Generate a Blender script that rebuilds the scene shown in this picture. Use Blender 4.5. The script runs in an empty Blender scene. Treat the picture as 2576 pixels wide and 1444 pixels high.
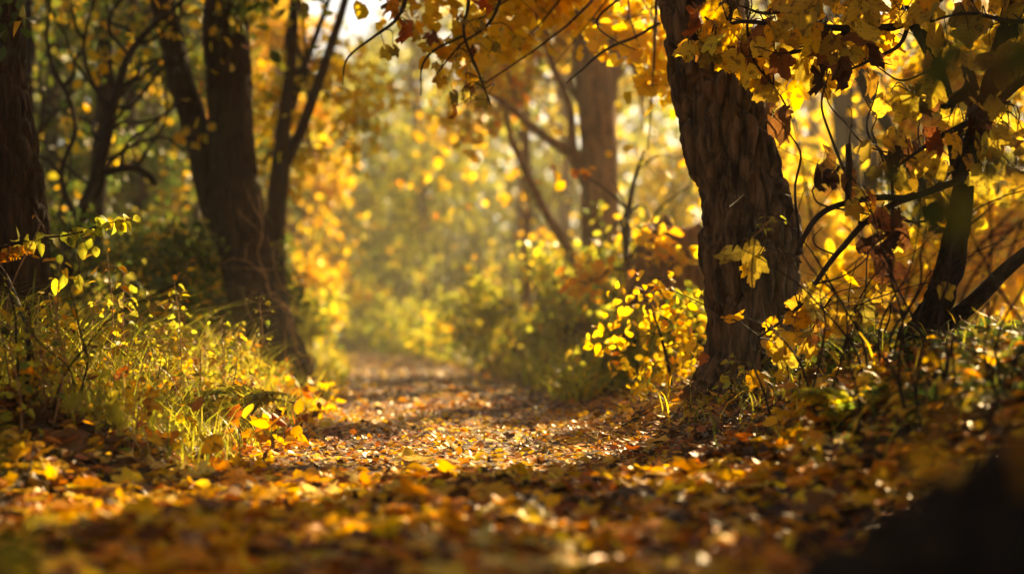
import bpy, math, random
import numpy as np
from mathutils import Vector, noise

random.seed(11)
R = np.random.default_rng(11)
SC = bpy.context.scene
COL = SC.collection
PI = math.pi

# ------------------------------------------------------------------ camera maths (photo read at 2576 x 1444)
FPX, PW, PH, HOR = 3578.0, 2576.0, 1444.0, 840.0
CAMZ = 0.45
TH = math.atan((HOR - PH / 2) / FPX)

def at(px, py, Y):
    xr, yr = (px - PW / 2) / FPX, -(py - PH / 2) / FPX
    y = math.cos(TH) - math.sin(TH) * yr
    z = math.sin(TH) + math.cos(TH) * yr
    k = Y / y
    return np.array([xr * k, Y, CAMZ + z * k])

# ------------------------------------------------------------------ sun
SUN_AZ, SUN_EL = math.radians(28), math.radians(28)
SUN = np.array([math.sin(SUN_AZ) * math.cos(SUN_EL), math.cos(SUN_AZ) * math.cos(SUN_EL), math.sin(SUN_EL)])
SA, SB = SUN[0] / SUN[2], SUN[1] / SUN[2]

# ------------------------------------------------------------------ noise helpers
def _hash(ix, iy, iz, s):
    n = (ix * 374761393 + iy * 668265263 + iz * 2147483647 + s * 974711) & 0xFFFFFFFF
    n = ((n ^ (n >> 13)) * 1274126177) & 0xFFFFFFFF
    n = n ^ (n >> 16)
    return (n & 0xFFFF) / 65535.0

def vnoise(P, scale=1.0, seed=0):
    P = np.asarray(P, float) * scale
    if P.shape[-1] == 2:
        P = np.concatenate([P, np.zeros(P.shape[:-1] + (1,))], -1)
    I = np.floor(P).astype(np.int64); f = P - I
    f = f * f * (3 - 2 * f)
    out = 0
    for dx in (0, 1):
        for dy in (0, 1):
            for dz in (0, 1):
                w = (f[..., 0] if dx else 1 - f[..., 0]) * (f[..., 1] if dy else 1 - f[..., 1]) * (f[..., 2] if dz else 1 - f[..., 2])
                out = out + w * _hash(I[..., 0] + dx, I[..., 1] + dy, I[..., 2] + dz, seed)
    return out

def sstep(t):
    t = np.clip(t, 0, 1)
    return t * t * (3 - 2 * t)

# ------------------------------------------------------------------ terrain
def Xc(y):
    y = np.asarray(y, float)
    return -0.10 - 0.0046 * np.maximum(y, 0) ** 2 + 0.000045 * np.clip(y, 0, 40) ** 3 - 0.0004 * np.maximum(y - 26, 0) ** 3

HW = 0.72
def H(x, y):
    x = np.asarray(x, float); y = np.asarray(y, float)
    d = x - Xc(y)
    near = np.maximum(4.6 - y, 0)
    hr = HW + near * 0.22 - 0.1
    hl = HW + near * 0.40
    hr_ = sstep((d - hr) / 0.95) * 0.36 + np.maximum(d - hr - 0.6, 0) * 0.05
    hl_ = sstep((-d - hl) / 0.9) * 0.24 + np.maximum(-d - hl - 0.6, 0) * 0.04
    P = np.stack([x, y], -1)
    n = (vnoise(P, 1.3, 3) - .5) * 0.09 + (vnoise(P, 4.1, 4) - .5) * 0.035
    flat = 0.35 + 0.65 * sstep((np.abs(d) - 0.4) / 0.7)
    rut = -0.02 * np.exp(-((np.abs(d) - 0.3) / 0.14) ** 2)
    far = np.maximum(y - 34, 0) * 0.035
    return hr_ + hl_ + n * flat + rut + far

def gp(px, py):
    """the ground point seen at a pixel of the photo"""
    Y = 3.0
    for k in range(900):
        p = at(px, py, Y)
        if p[2] <= float(H(p[0], p[1])):
            break
        Y *= 1.004
    return p

# ------------------------------------------------------------------ where the sun reaches the ground (u, v on z = 0)
PATCH = [(-.40, 5.55, .80, .50), (-1.45, 5.35, .85, .95), (-1.3, 6.4, .6, .6), (-.72, 4.02, .36, .13), (0.02, 4.50, .30, .09),
         (-1.25, 3.95, .42, .22), (-.98, 3.55, .36, .30), (-.25, 3.55, .20, .08), (-1.05, 3.2, .22, .14), (0.35, 3.75, .18, .10), (.55, 4.9, .16, .10),
         (0.9, 7.8, .9, .9), (-.55, 7.3, .5, .35), (-.5, 8.7, .6, .4), (-.9, 10.8, .6, .6), (-1.4, 14.5, .7, 1.0), (-2.4, 21, .8, 2.0), (-.1, 6.5, .4, .2), (-1.9, 7.4, .5, .4)]
CORR = [(at(a, b, y_), r, p) for a, b, y_, r, p in (
    (1960, 80, 5.3, .42, .75), (2160, 90, 5.3, .35, .75), (1800, 100, 5.25, .25, .75), (2400, 330, 5.0, .35, .6), (2000, 800, 5.1, .30, .8), (2230, 600, 5.1, .2, .7),
    (1600, 520, 9.4, .55, .8), (1480, 640, 9.3, .3, .8), (1690, 880, 7.0, .3, .6), (1450, 1000, 7.0, .2, .9),
    (1440, 720, 13.2, .9, 1.25), (1555, 700, 12.4, .8, 1.25), (1330, 750, 14.2, .9, 1.25), (1215, 760, 18.4, 1.1, 1.2), (1120, 790, 22., 1.3, 1.1), (1660, 780, 11.2, .6, 1.2), (1600, 900, 8.4, .35, .6), (1725, 900, 8.0, .3, .6), (1520, 930, 9.6, .35, 1.0), (1500, 60, 8.1, .9, .9), (1630, 200, 7.9, .6, 1.0), (1640, 380, 8.2, .4, 1.1), (1200, 100, 7.6, .5, .5),
    (2100, 500, 11.5, 1.1, 1.25), (2300, 550, 11., 1.1, 1.25), (2500, 600, 10.2, 1.0, 1.25), (2190, 780, 9.4, .7, 1.3), (2420, 780, 9.0, .7, 1.3), (2000, 700, 12., .9, 1.25), (2250, 250, 13., 1.3, 1.1), (2000, 300, 13.5, 1.2, 1.1), (2500, 250, 13., 1.2, 1.0), (350, 850, 5.5, .35, .8), (180, 600, 5.5, .35, .8), (500, 950, 5.6, .4, .8),
    (1000, 700, 22., 2.5, 1.0), (1000, 500, 30., 4., .9), (880, 800, 30., 2., .9), (900, 650, 17., 1.4, .8), (1050, 350, 24., 2., .7), (430, 380, 13., .45, .35), (750, 250, 13., 1.2, .5))]
CORR += [(np.array([float(Xc(y)) + o, y, float(H(Xc(y), y))]), r, 1.3) for y, o, r in ((7.2, 0, .35), (8.6, .1, .35), (10.4, 0, .4), (12.4, -.1, .4), (14.6, .1, .45), (17.5, 0, .5), (21, 0, .6), (25.5, 0, .7))]
def lit(P, dapple=True):
    """leaves that would shade what the sun reaches in the photo"""
    P = np.atleast_2d(P)
    u = P[:, 0] - P[:, 2] * SA; v = P[:, 1] - P[:, 2] * SB
    uv = np.stack([u, v], -1)
    wob = (vnoise(uv, 3.2, 21) - .5) * 0.9 + (vnoise(uv, 9.0, 22) - .5) * .5
    m = np.zeros(len(P), bool)
    for (a, b, ra, rb) in PATCH:
        m |= ((u - a) / ra) ** 2 + ((v - b) / rb) ** 2 + wob < 1.0
    m &= P[:, 2] > 1.0
    rnd = vnoise(uv, 2.6, 33) * .5 + R.random(len(P)) * .5
    for (c, r, p) in CORR:
        q = P - c; t = q @ SUN
        d = np.linalg.norm(q - t[:, None] * SUN, axis=1)
        m |= (t > np.minimum(1.3 * r + .35, 1.2)) & (d < r) & (rnd < .25 + .5 * p)
    if dapple:
        dap = vnoise(uv, 1.5, 31) * .6 + vnoise(uv, 3.7, 32) * .4
        k = (v > 7.5) & (u > -2.2) & (dap > 0.49)
        k |= (v > 9) & (u <= -2.2) & (dap > 0.80)
        k |= (v <= 7.5) & (v > 3.7) & (u < .3) & (dap > 0.66)
        m |= k & (P[:, 2] > 1.0)
    return m

# ------------------------------------------------------------------ mesh helpers
class Geo:
    def __init__(self):
        self.v, self.loops, self.tot, self.n, self.tint, self.uv = [], [], [], 0, [], []
    def add(self, V, loops, tot, tint=None, uv=None):
        V = np.asarray(V, float).reshape(-1, 3)
        self.v.append(V); self.loops.append(np.asarray(loops, np.int64) + self.n); self.tot.append(np.asarray(tot, np.int64))
        k = len(V)
        self.tint.append(np.zeros((k, 3)) if tint is None else np.broadcast_to(tint, (k, 3)))
        self.uv.append(np.zeros((k, 2)) if uv is None else uv)
        self.n += k
    def build(self, name, mat, parent=None, smooth=True, attrs=True):
        V = np.concatenate(self.v); L = np.concatenate(self.loops); T = np.concatenate(self.tot)
        if parent is not None:
            V = V - np.array(parent.location)
        me = bpy.data.meshes.new(name)
        me.vertices.add(len(V)); me.vertices.foreach_set('co', V.astype(np.float32).ravel())
        me.loops.add(len(L)); me.loops.foreach_set('vertex_index', L.astype(np.int32))
        me.polygons.add(len(T))
        st = np.zeros(len(T), np.int32); st[1:] = np.cumsum(T)[:-1]
        me.polygons.foreach_set('loop_start', st); me.polygons.foreach_set('loop_total', T.astype(np.int32))
        if smooth:
            me.polygons.foreach_set('use_smooth', np.ones(len(T), bool))
        if attrs:
            c = np.concatenate(self.tint); c4 = np.ones((len(c), 4), np.float32); c4[:, :3] = c
            a = me.attributes.new('tint', 'FLOAT_COLOR', 'POINT'); a.data.foreach_set('color', c4.ravel())
            u = np.concatenate(self.uv).astype(np.float32)
            a = me.attributes.new('luv', 'FLOAT2', 'POINT'); a.data.foreach_set('vector', u.ravel())
        me.update(calc_edges=True)
        me.materials.append(mat)
        o = bpy.data.objects.new(name, me); COL.objects.link(o)
        if parent is not None:
            o.parent = parent
        return o

def tag(o, label, cat=None, group=None, kind=None):
    if label: o['label'] = label
    if cat: o['category'] = cat
    if group: o['group'] = group
    if kind: o['kind'] = kind
    return o

def thing(name, label, cat, loc, group=None):
    o = bpy.data.objects.new(name, None); COL.objects.link(o)
    o.location = tuple(float(c) for c in loc); o.empty_display_size = .1
    return tag(o, label, cat, group)

def smooth_path(pts, rad, n):
    pts = np.asarray(pts, float); rad = np.asarray(rad, float)
    if len(pts) < 3:
        t = np.linspace(0, 1, n)[:, None]
        return pts[0] * (1 - t) + pts[-1] * t, np.interp(t[:, 0], [0, 1], [rad[0], rad[-1]])
    P = np.vstack([2 * pts[0] - pts[1], pts, 2 * pts[-1] - pts[-2]])
    seg = len(pts) - 1
    T = np.linspace(0, seg, n); i = np.minimum(T.astype(int), seg - 1); f = (T - i)[:, None]
    p0, p1, p2, p3 = P[i], P[i + 1], P[i + 2], P[i + 3]
    q = .5 * (2 * p1 + (p2 - p0) * f + (2 * p0 - 5 * p1 + 4 * p2 - p3) * f ** 2 + (3 * p1 - p0 - 3 * p2 + p3) * f ** 3)
    return q, np.interp(T, np.arange(seg + 1), rad)

def tube(g, pts, rad, sides=6, tint=None, flute=None, cap=True):
    pts = np.asarray(pts, float); rad = np.broadcast_to(np.asarray(rad, float), (len(pts),))
    n = len(pts)
    t = np.gradient(pts, axis=0); t /= np.linalg.norm(t, axis=1)[:, None] + 1e-9
    ref = np.array([0., 0, 1]) if abs(t[0, 2]) < .8 else np.array([1., 0, 0])
    a = np.cross(t[0], ref); a /= np.linalg.norm(a)
    A = np.zeros((n, 3))
    for i in range(n):
        a = a - t[i] * a.dot(t[i]); a /= np.linalg.norm(a) + 1e-9
        A[i] = a
    B = np.cross(t, A)
    th = np.linspace(0, 2 * PI, sides, endpoint=False)
    ring = A[:, None, :] * np.cos(th)[None, :, None] + B[:, None, :] * np.sin(th)[None, :, None]
    rr = rad[:, None] * np.ones((1, sides))
    if flute is not None:
        rr = rr * flute(th, np.linspace(0, 1, n))
    V = pts[:, None, :] + ring * rr[:, :, None]
    idx = np.arange(n * sides).reshape(n, sides)
    q = np.stack([idx[:-1], np.roll(idx[:-1], -1, 1), np.roll(idx[1:], -1, 1), idx[1:]], -1).reshape(-1, 4)
    loops = q.ravel(); tot = np.full(len(q), 4)
    if cap:
        loops = np.concatenate([loops, idx[-1], idx[0][::-1]]); tot = np.concatenate([tot, [sides, sides]])
    uv = np.stack([np.tile(th / (2 * PI), n), np.repeat(np.linspace(0, 1, n), sides)], -1)
    g.add(V.reshape(-1, 3), loops, tot, tint, uv)
    return V, ring

def bark_trunk(g, pts, rad, sides, rows, k=7.0, depth=.022, flare=0.0, seed=0, sq=3.6, lumpy=.16):
    """a trunk with furrowed bark cut into the mesh"""
    P, r = smooth_path(pts, rad, rows)
    if flare:
        tt = np.linspace(0, 1, rows)
        r = r * (1 + flare * np.exp(-tt * 9))
    g2 = Geo()
    V, ring = tube(g2, P, r, sides)
    th = np.linspace(0, 2 * PI, sides, endpoint=False)
    out = V.copy()
    for i in range(rows):
        z = P[i]
        big = 1 + .05 * np.sin(th * 3 + i * .02 + seed) + (.10 * flare * math.exp(-i / rows * 8)) * np.sin(th * 5 + seed)
        for j in range(sides):
            p = V[i, j]
            w = noise.noise(Vector((p[0] * 9 + seed, p[1] * 9, p[2] * 5)))
            q = Vector(((p[0]) * k + .35 * w, (p[1]) * k + .35 * w + seed, p[2] * k / sq + .5 * w))
            d, _ = noise.voronoi(q)
            crack = min(1.0, (d[1] - d[0]) * 3.4)
            fine = noise.noise(Vector((p[0] * 60, p[1] * 60, p[2] * 18)))
            lump = noise.noise(Vector((p[0] * 3.1 + seed, p[1] * 3.1, p[2] * 2.2)))
            off = (crack - .7) * depth + fine * depth * .22 + lump * r[i] * lumpy + (big[j] - 1) * r[i]
            out[i, j] = p + ring[i, j] * off
    g.add(out.reshape(-1, 3), np.concatenate(g2.loops), np.concatenate(g2.tot), None, np.concatenate(g2.uv))
    return P, r

# ------------------------------------------------------------------ leaf templates: (verts, loops, totals, uv)
def t_simple(w=.34, fold=.10, droop=.08):
    V = [(0, 0, 0), (-w * .85, .33, fold), (-w * .75, .68, fold * .6 - droop * .5), (0, 1, -droop), (w * .75, .68, fold * .6 - droop * .5), (w * .85, .33, fold)]
    V = np.array(V, float)
    return V, np.array([0, 3, 2, 1, 0, 5, 4, 3]), np.array([4, 4]), V[:, :2] * [1, 1] + [.5, 0]

def t_ovate(w=.33, fold=.12, droop=.18, twist=0.0, serr=0.0):
    rows = 7; V = []
    for i in range(rows):
        t = i / (rows - 1)
        hw = w * (math.sin(PI * min(1, t ** .75)) ** .8 if 0 < t < 1 else 0.012)
        z = -droop * t * t
        tw = twist * (t - .3)
        for s in (-1, 0, 1):
            f = fold * abs(s) * hw / w
            V.append((s * hw * math.cos(tw), t + (serr * (.5 - i % 2) if s else 0), z + f + s * hw * math.sin(tw)))
    V = np.array(V)
    L = []
    for i in range(rows - 1):
        a = i * 3
        L += [a, a + 1, a + 4, a + 3, a + 1, a + 2, a + 5, a + 4]
    return V, np.array(L), np.full((rows - 1) * 2, 4), np.stack([V[:, 0] + .5, V[:, 1]], -1)

def t_maple(curl=.15, cup=.1, seed=0, ragged=0.0, lobes=5):
    rr = random.Random(seed)
    tips = {5: [(-2.35, .50), (-1.05, .86), (0, 1.0), (1.05, .86), (2.35, .50)], 3: [(-1.15, .8), (0, 1.0), (1.15, .8)]}[lobes]
    ang = np.linspace(-2.95, 2.95, 46)
    rad = np.zeros_like(ang)
    for (a0, l) in tips:
        rad = np.maximum(rad, l * np.clip(1 - np.abs(ang - a0) / .74, 0, 1) ** .45)
    rad = np.maximum(rad, .60 - .05 * np.abs(ang) / 3)
    rad *= 1 + .09 * (np.arange(len(ang)) % 2) - ragged * np.array([rr.random() for _ in ang])
    V, UV = [(0, 0, 0)], [(.5, .3)]
    for f in (.5, 1.0):
        for a, r_ in zip(ang, rad):
            x, y = math.sin(a) * r_ * f * .62, math.cos(a) * r_ * f * .62
            d = math.hypot(x, y)
            z = -curl * d * d * 2 + cup * abs(x) + .05 * math.sin(a * 5 + seed) * d + curl * .5 * math.sin(a * 2 + seed * 1.7) * d
            V.append((x, y, z)); UV.append((x * .8 + .5, y * .8 + .3))
    V = np.array(V); n = len(ang)
    V[:, 1] += .18
    V[0, 1] = .18
    L, T = [], []
    for i in range(n - 1):
        L += [0, 1 + i + 1, 1 + i]; T.append(3)
        L += [1 + i, 1 + i + 1, 1 + n + i + 1, 1 + n + i]; T.append(4)
    # petiole
    b = len(V)
    V = np.vstack([V, [(-.008, .19, 0), (.008, .19, 0), (.006, -.25, .03), (-.006, -.25, .03)]])
    UV += [(.5, .3)] * 4
    L += [b, b + 1, b + 2, b + 3]; T.append(4)
    return V, np.array(L), np.array(T), np.array(UV)

def t_curled(seed):
    """a withered leaf rolled into itself"""
    V, L, T, U = t_maple(.5, .3, seed, .3)
    V = V.copy()
    a = V[:, 0] * 3.4 + .6 * np.sin(V[:, 1] * 6 + seed)
    r = .27 + .06 * np.sin(V[:, 1] * 9 + seed)
    V = np.stack([np.sin(a) * r, V[:, 1] + .05 * np.sin(a * 3), (1 - np.cos(a)) * r * .8 + .08 * np.sin(V[:, 1] * 11)], -1)
    return V, L, T, U

SIMPLE = [t_simple(.34, .10, .08), t_simple(.30, .16, .2), t_simple(.38, .04, -.06), t_simple(.28, -.10, .12)]
ROUND = [t_simple(.46, .10, .08), t_simple(.42, .15, .2), t_simple(.5, .04, -.05)]
OVATE = [t_ovate(.33, .12, .18), t_ovate(.28, .22, .35, .4), t_ovate(.36, .05, -.1, -.3), t_ovate(.30, -.15, .25, .6), t_ovate(.38, .2, .05)]
NARROW = [t_ovate(.16, .1, .25), t_ovate(.13, .1, .45, .5), t_ovate(.18, .1, .1, -.4)]
MAPLE = [t_maple(.12, .10, 1), t_maple(.3, .2, 2, .08), t_maple(-.15, .05, 3), t_maple(.45, .3, 4, .15), t_maple(.2, -.2, 5, .05)]
WITHER = [t_curled(s) for s in range(4)]

def unit(a):
    return a / (np.linalg.norm(a, axis=-1, keepdims=True) + 1e-9)

def scatter(g, temps, pos, ydir, nrm, size, tint):
    pos = np.asarray(pos, float); N = len(pos)
    if N == 0: return
    Y = unit(np.asarray(ydir, float)); Z = np.asarray(nrm, float)
    Z = unit(Z - Y * (Z * Y).sum(-1, keepdims=True)); X = np.cross(Y, Z)
    size = np.broadcast_to(size, (N,)); tint = np.broadcast_to(tint, (N, 3))
    which = R.integers(0, len(temps), N)
    for k, (V, L, T, U) in enumerate(temps):
        m = which == k; n = m.sum()
        if not n: continue
        W = (X[m][:, None, :] * V[None, :, 0:1] + Y[m][:, None, :] * V[None, :, 1:2] + Z[m][:, None, :] * V[None, :, 2:3]) * size[m][:, None, None] + pos[m][:, None, :]
        nv = len(V)
        loops = (L[None, :] + (np.arange(n) * nv)[:, None]).ravel()
        g.add(W.reshape(-1, 3), loops, np.tile(T, n), np.repeat(tint[m], nv, 0), np.tile(U, (n, 1)))

# colours of leaves themselves (linear)
YEL, GOLD, ORG, RUST, BRN, DRK = (.92, .65, .04), (.88, .50, .020), (.75, .29, .014), (.42, .11, .012), (.20, .075, .02), (.05, .022, .010)
LIME, YGR, GRN, DGR, OLV, PALE = (.52, .52, .05), (.42, .40, .035), (.17, .23, .03), (.06, .10, .02), (.20, .18, .03), (.85, .66, .20)
PAL = {
 'gold': [(YEL, 5), (GOLD, 4), (ORG, 1.2), (YGR, .5)],
 'amber': [(GOLD, 4), (ORG, 3), (YEL, 2), (BRN, .8)],
 'hedge': [(YGR, 3.2), (GRN, 2.4), (DGR, .6), (LIME, 3.2), (YEL, 2.4), (GOLD, 1)],
 'glow': [((.95, .72, .055), 5), (YEL, 4), (GOLD, 2), (LIME, .5)],
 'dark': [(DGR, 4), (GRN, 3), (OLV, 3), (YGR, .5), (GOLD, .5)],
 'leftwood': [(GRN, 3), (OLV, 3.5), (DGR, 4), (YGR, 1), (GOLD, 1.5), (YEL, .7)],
 'mistfar': [(YGR, 4), (GRN, 3.4), (OLV, 1), (LIME, 3), (YEL, 1)],
 'mist': [(YGR, 3), (LIME, 2), (GRN, 2), (YEL, 2.2), (GOLD, 1)],
 'orange': [(ORG, 4), (GOLD, 3), (RUST, 1.5)],
 'litter': [(YEL, 2.6), (GOLD, 5.0), (ORG, 4.6), (RUST, 2.0), (BRN, 2.4), (DRK, 1.6), (PALE, .3)],
 'damp': [(BRN, 4), (DRK, 4), (RUST, 2.5), (ORG, 1.5), (GOLD, 1)],
 'path': [(YEL, 2.8), (GOLD, 5.0), (ORG, 5.2), (RUST, 1.6), (BRN, 2.2), (DRK, 1.2), (PALE, .5)],
 'maple': [((.66, .42, .04), 4), (GOLD, 2.5), ((.72, .54, .06), 2.5), (BRN, 1.0), ((.32, .25, .04), 1)],
 'straw': [(LIME, 3), (YGR, 3), ((.55, .42, .12), 2), (GRN, 1.2), (BRN, .8)],
 'lime': [(LIME, 4), (YGR, 3), (YEL, 1.5), (GRN, 1.5)],
}
def tints(pal, N, pos=None, jit=.22):
    c = np.array([p[0] for p in PAL[pal]]); w = np.array([p[1] for p in PAL[pal]]); w = w / w.sum()
    i = R.choice(len(c), N, p=w)
    if pos is not None:      # neighbouring sprays share a colour
        nz = vnoise(pos, 1.6, 77)
        j = np.minimum((np.clip((nz - .2) / .6, 0, .999) * len(c)).astype(int), len(c) - 1)
        order = np.argsort(-w); cum = np.cumsum(w[order])
        j = order[np.minimum(np.searchsorted(cum, np.clip((nz - .22) / .56, 0, .999)), len(c) - 1)]
        m = R.random(N) < .45
        i = np.where(m, j, i)
    return c[i] * (1 + (R.random((N, 1)) - .5) * 2 * jit) * (1 + (R.random((N, 3)) - .5) * .16)

# ------------------------------------------------------------------ materials
def newmat(name):
    m = bpy.data.materials.new(name); m.use_nodes = True
    nt = m.node_tree; nt.nodes.clear()
    return m, nt, nt.nodes.new, nt.links.new

def leaf_mat(name, trans=.58, rough=.45, veins=True, spots=.35, spec=.3):
    m, nt, N, Lk = newmat(name)
    out = N('ShaderNodeOutputMaterial')
    at_ = N('ShaderNodeAttribute'); at_.attribute_name = 'tint'
    col = at_.outputs['Color']
    if veins:
        uv = N('ShaderNodeAttribute'); uv.attribute_name = 'luv'
        nz = N('ShaderNodeTexNoise'); nz.inputs['Scale'].default_value = 38; nz.inputs['Detail'].default_value = 4
        geo = N('ShaderNodeNewGeometry'); Lk(geo.outputs['Position'], nz.inputs['Vector'])
        rp = N('ShaderNodeMapRange'); rp.inputs[1].default_value = .54; rp.inputs[2].default_value = .64; rp.inputs[3].default_value = 0; rp.inputs[4].default_value = spots
        Lk(nz.outputs['Fac'], rp.inputs[0])
        mx = N('ShaderNodeMix'); mx.data_type = 'RGBA'; mx.inputs[7].default_value = (.12, .045, .015, 1)
        Lk(rp.outputs[0], mx.inputs[0]); Lk(col, mx.inputs[6]); col = mx.outputs[2]
        sep = N('ShaderNodeSeparateXYZ'); Lk(uv.outputs['Vector'], sep.inputs[0])
        # side veins: stripes slanting away from the midrib
        ab = N('ShaderNodeMath'); ab.operation = 'ABSOLUTE'
        sb = N('ShaderNodeMath'); sb.operation = 'SUBTRACT'; sb.inputs[1].default_value = .5
        Lk(sep.outputs[0], sb.inputs[0]); Lk(sb.outputs[0], ab.inputs[0])
        md = N('ShaderNodeMath'); md.operation = 'MULTIPLY_ADD'; md.inputs[1].default_value = -.8; Lk(ab.outputs[0], md.inputs[0]); Lk(sep.outputs[1], md.inputs[2])
        ml = N('ShaderNodeMath'); ml.operation = 'MULTIPLY'; ml.inputs[1].default_value = 52; Lk(md.outputs[0], ml.inputs[0])
        sn = N('ShaderNodeMath'); sn.operation = 'SINE'; Lk(ml.outputs[0], sn.inputs[0])
        r2 = N('ShaderNodeMapRange'); r2.inputs[1].default_value = .75; r2.inputs[2].default_value = 1; r2.inputs[3].default_value = 1; r2.inputs[4].default_value = .72
        Lk(sn.outputs[0], r2.inputs[0])
        hv = N('ShaderNodeMix'); hv.data_type = 'RGBA'; hv.blend_type = 'MULTIPLY'; hv.inputs[0].default_value = 1
        Lk(col, hv.inputs[6]); Lk(r2.outputs[0], hv.inputs[7]); col = hv.outputs[2]
    df = N('ShaderNodeBsdfPrincipled'); df.inputs['Roughness'].default_value = rough; df.inputs['Specular IOR Level'].default_value = spec
    sc = N('ShaderNodeMix'); sc.data_type = 'RGBA'; sc.blend_type = 'MULTIPLY'; sc.inputs[0].default_value = 1; sc.inputs[7].default_value = (.75, .75, .75, 1)
    Lk(col, sc.inputs[6]); Lk(sc.outputs[2], df.inputs['Base Color'])
    tr = N('ShaderNodeBsdfTranslucent'); Lk(col, tr.inputs['Color'])
    mix = N('ShaderNodeMixShader'); mix.inputs[0].default_value = trans
    Lk(df.outputs[0], mix.inputs[1]); Lk(tr.outputs[0], mix.inputs[2]); Lk(mix.outputs[0], out.inputs[0])
    return m

def bark_mat(name, c1, c2, sx=9, sz=2.2, bump=.6, moss=0.0, spec=.2):
    m, nt, N, Lk = newmat(name)
    out = N('ShaderNodeOutputMaterial'); b = N('ShaderNodeBsdfPrincipled'); b.inputs['Roughness'].default_value = .85; b.inputs['Specular IOR Level'].default_value = spec
    geo = N('ShaderNodeNewGeometry'); mp = N('ShaderNodeMapping'); mp.inputs['Scale'].default_value = (sx, sx, sz)
    Lk(geo.outputs['Position'], mp.inputs[0])
    n1 = N('ShaderNodeTexNoise'); n1.inputs['Scale'].default_value = 3; n1.inputs['Detail'].default_value = 8; n1.inputs['Roughness'].default_value = .65
    Lk(mp.outputs[0], n1.inputs['Vector'])
    cr = N('ShaderNodeValToRGB'); cr.color_ramp.elements[0].position = .40; cr.color_ramp.elements[1].position = .62
    cr.color_ramp.elements[0].color = (*c1, 1); cr.color_ramp.elements[1].color = (*c2, 1)
    Lk(n1.outputs['Fac'], cr.inputs[0]); col = cr.outputs[0]
    if moss:
        n2 = N('ShaderNodeTexNoise'); n2.inputs['Scale'].default_value = 5; n2.inputs['Detail'].default_value = 5
        Lk(geo.outputs['Position'], n2.inputs['Vector'])
        r = N('ShaderNodeMapRange'); r.inputs[1].default_value = .5; r.inputs[2].default_value = .65; r.inputs[4].default_value = moss; Lk(n2.outputs['Fac'], r.inputs[0])
        mx = N('ShaderNodeMix'); mx.data_type = 'RGBA'; mx.inputs[7].default_value = (.055, .06, .015, 1)
        Lk(r.outputs[0], mx.inputs[0]); Lk(col, mx.inputs[6]); col = mx.outputs[2]
    Lk(col, b.inputs['Base Color'])
    bp = N('ShaderNodeBump'); bp.inputs['Strength'].default_value = bump; bp.inputs['Distance'].default_value = .02
    Lk(n1.outputs['Fac'], bp.inputs['Height']); Lk(bp.outputs[0], b.inputs['Normal']); Lk(b.outputs[0], out.inputs[0])
    return m

def soil_mat(name, c1, c2, c3, scale=7):
    m, nt, N, Lk = newmat(name)
    out = N('ShaderNodeOutputMaterial'); b = N('ShaderNodeBsdfPrincipled'); b.inputs['Roughness'].default_value = .8; b.inputs['Specular IOR Level'].default_value = .25
    geo = N('ShaderNodeNewGeometry')
    n1 = N('ShaderNodeTexNoise'); n1.inputs['Scale'].default_value = scale; n1.inputs['Detail'].default_value = 9; n1.inputs['Roughness'].default_value = .7
    Lk(geo.outputs['Position'], n1.inputs['Vector'])
    cr = N('ShaderNodeValToRGB'); e = cr.color_ramp.elements; e[0].position = .32; e[0].color = (*c1, 1); e[1].position = .7; e[1].color = (*c3, 1)
    k = e.new(.52); k.color = (*c2, 1)
    Lk(n1.outputs['Fac'], cr.inputs[0]); Lk(cr.outputs[0], b.inputs['Base Color'])
    v = N('ShaderNodeTexVoronoi'); v.inputs['Scale'].default_value = 42; Lk(geo.outputs['Position'], v.inputs['Vector'])
    ad = N('ShaderNodeMath'); ad.operation = 'MULTIPLY_ADD'; ad.inputs[1].default_value = .35; Lk(v.outputs['Distance'], ad.inputs[0]); Lk(n1.outputs['Fac'], ad.inputs[2])
    bp = N('ShaderNodeBump'); bp.inputs['Strength'].default_value = .8; bp.inputs['Distance'].default_value = .03
    Lk(ad.outputs[0], bp.inputs['Height']); Lk(bp.outputs[0], b.inputs['Normal']); Lk(b.outputs[0], out.inputs[0])
    return m

M_LEAF = leaf_mat('autumn_leaf', trans=.6, veins=False)
M_NEAR = leaf_mat('veined_leaf', trans=.6, rough=.5, spec=.2, spots=.7)
M_LIT = leaf_mat('fallen_leaf', trans=.32, rough=.5, spots=.5, spec=.2)
M_WET = leaf_mat('damp_fallen_leaf', trans=.3, rough=.48, spots=.4, spec=.6)
M_GRASS = leaf_mat('grass_blade', trans=.55, veins=False, rough=.4)
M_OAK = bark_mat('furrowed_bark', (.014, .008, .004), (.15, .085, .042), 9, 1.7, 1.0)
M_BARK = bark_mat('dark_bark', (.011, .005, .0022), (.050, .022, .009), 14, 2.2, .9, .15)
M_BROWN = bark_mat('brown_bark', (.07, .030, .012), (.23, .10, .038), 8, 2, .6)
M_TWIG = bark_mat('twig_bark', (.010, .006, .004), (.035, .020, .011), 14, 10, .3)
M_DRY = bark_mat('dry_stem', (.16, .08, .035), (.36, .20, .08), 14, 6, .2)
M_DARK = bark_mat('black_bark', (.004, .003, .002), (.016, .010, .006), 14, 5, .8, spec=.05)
M_LOG = bark_mat('wet_log', (.005, .0035, .002), (.024, .015, .009), 14, 14, 1.0, spec=.12)
M_SOIL = soil_mat('woodland_soil', (.022, .013, .008), (.05, .028, .014), (.10, .05, .022))
M_PATH = soil_mat('trodden_path', (.03, .018, .011), (.075, .04, .02), (.15, .08, .038), 9)

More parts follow.
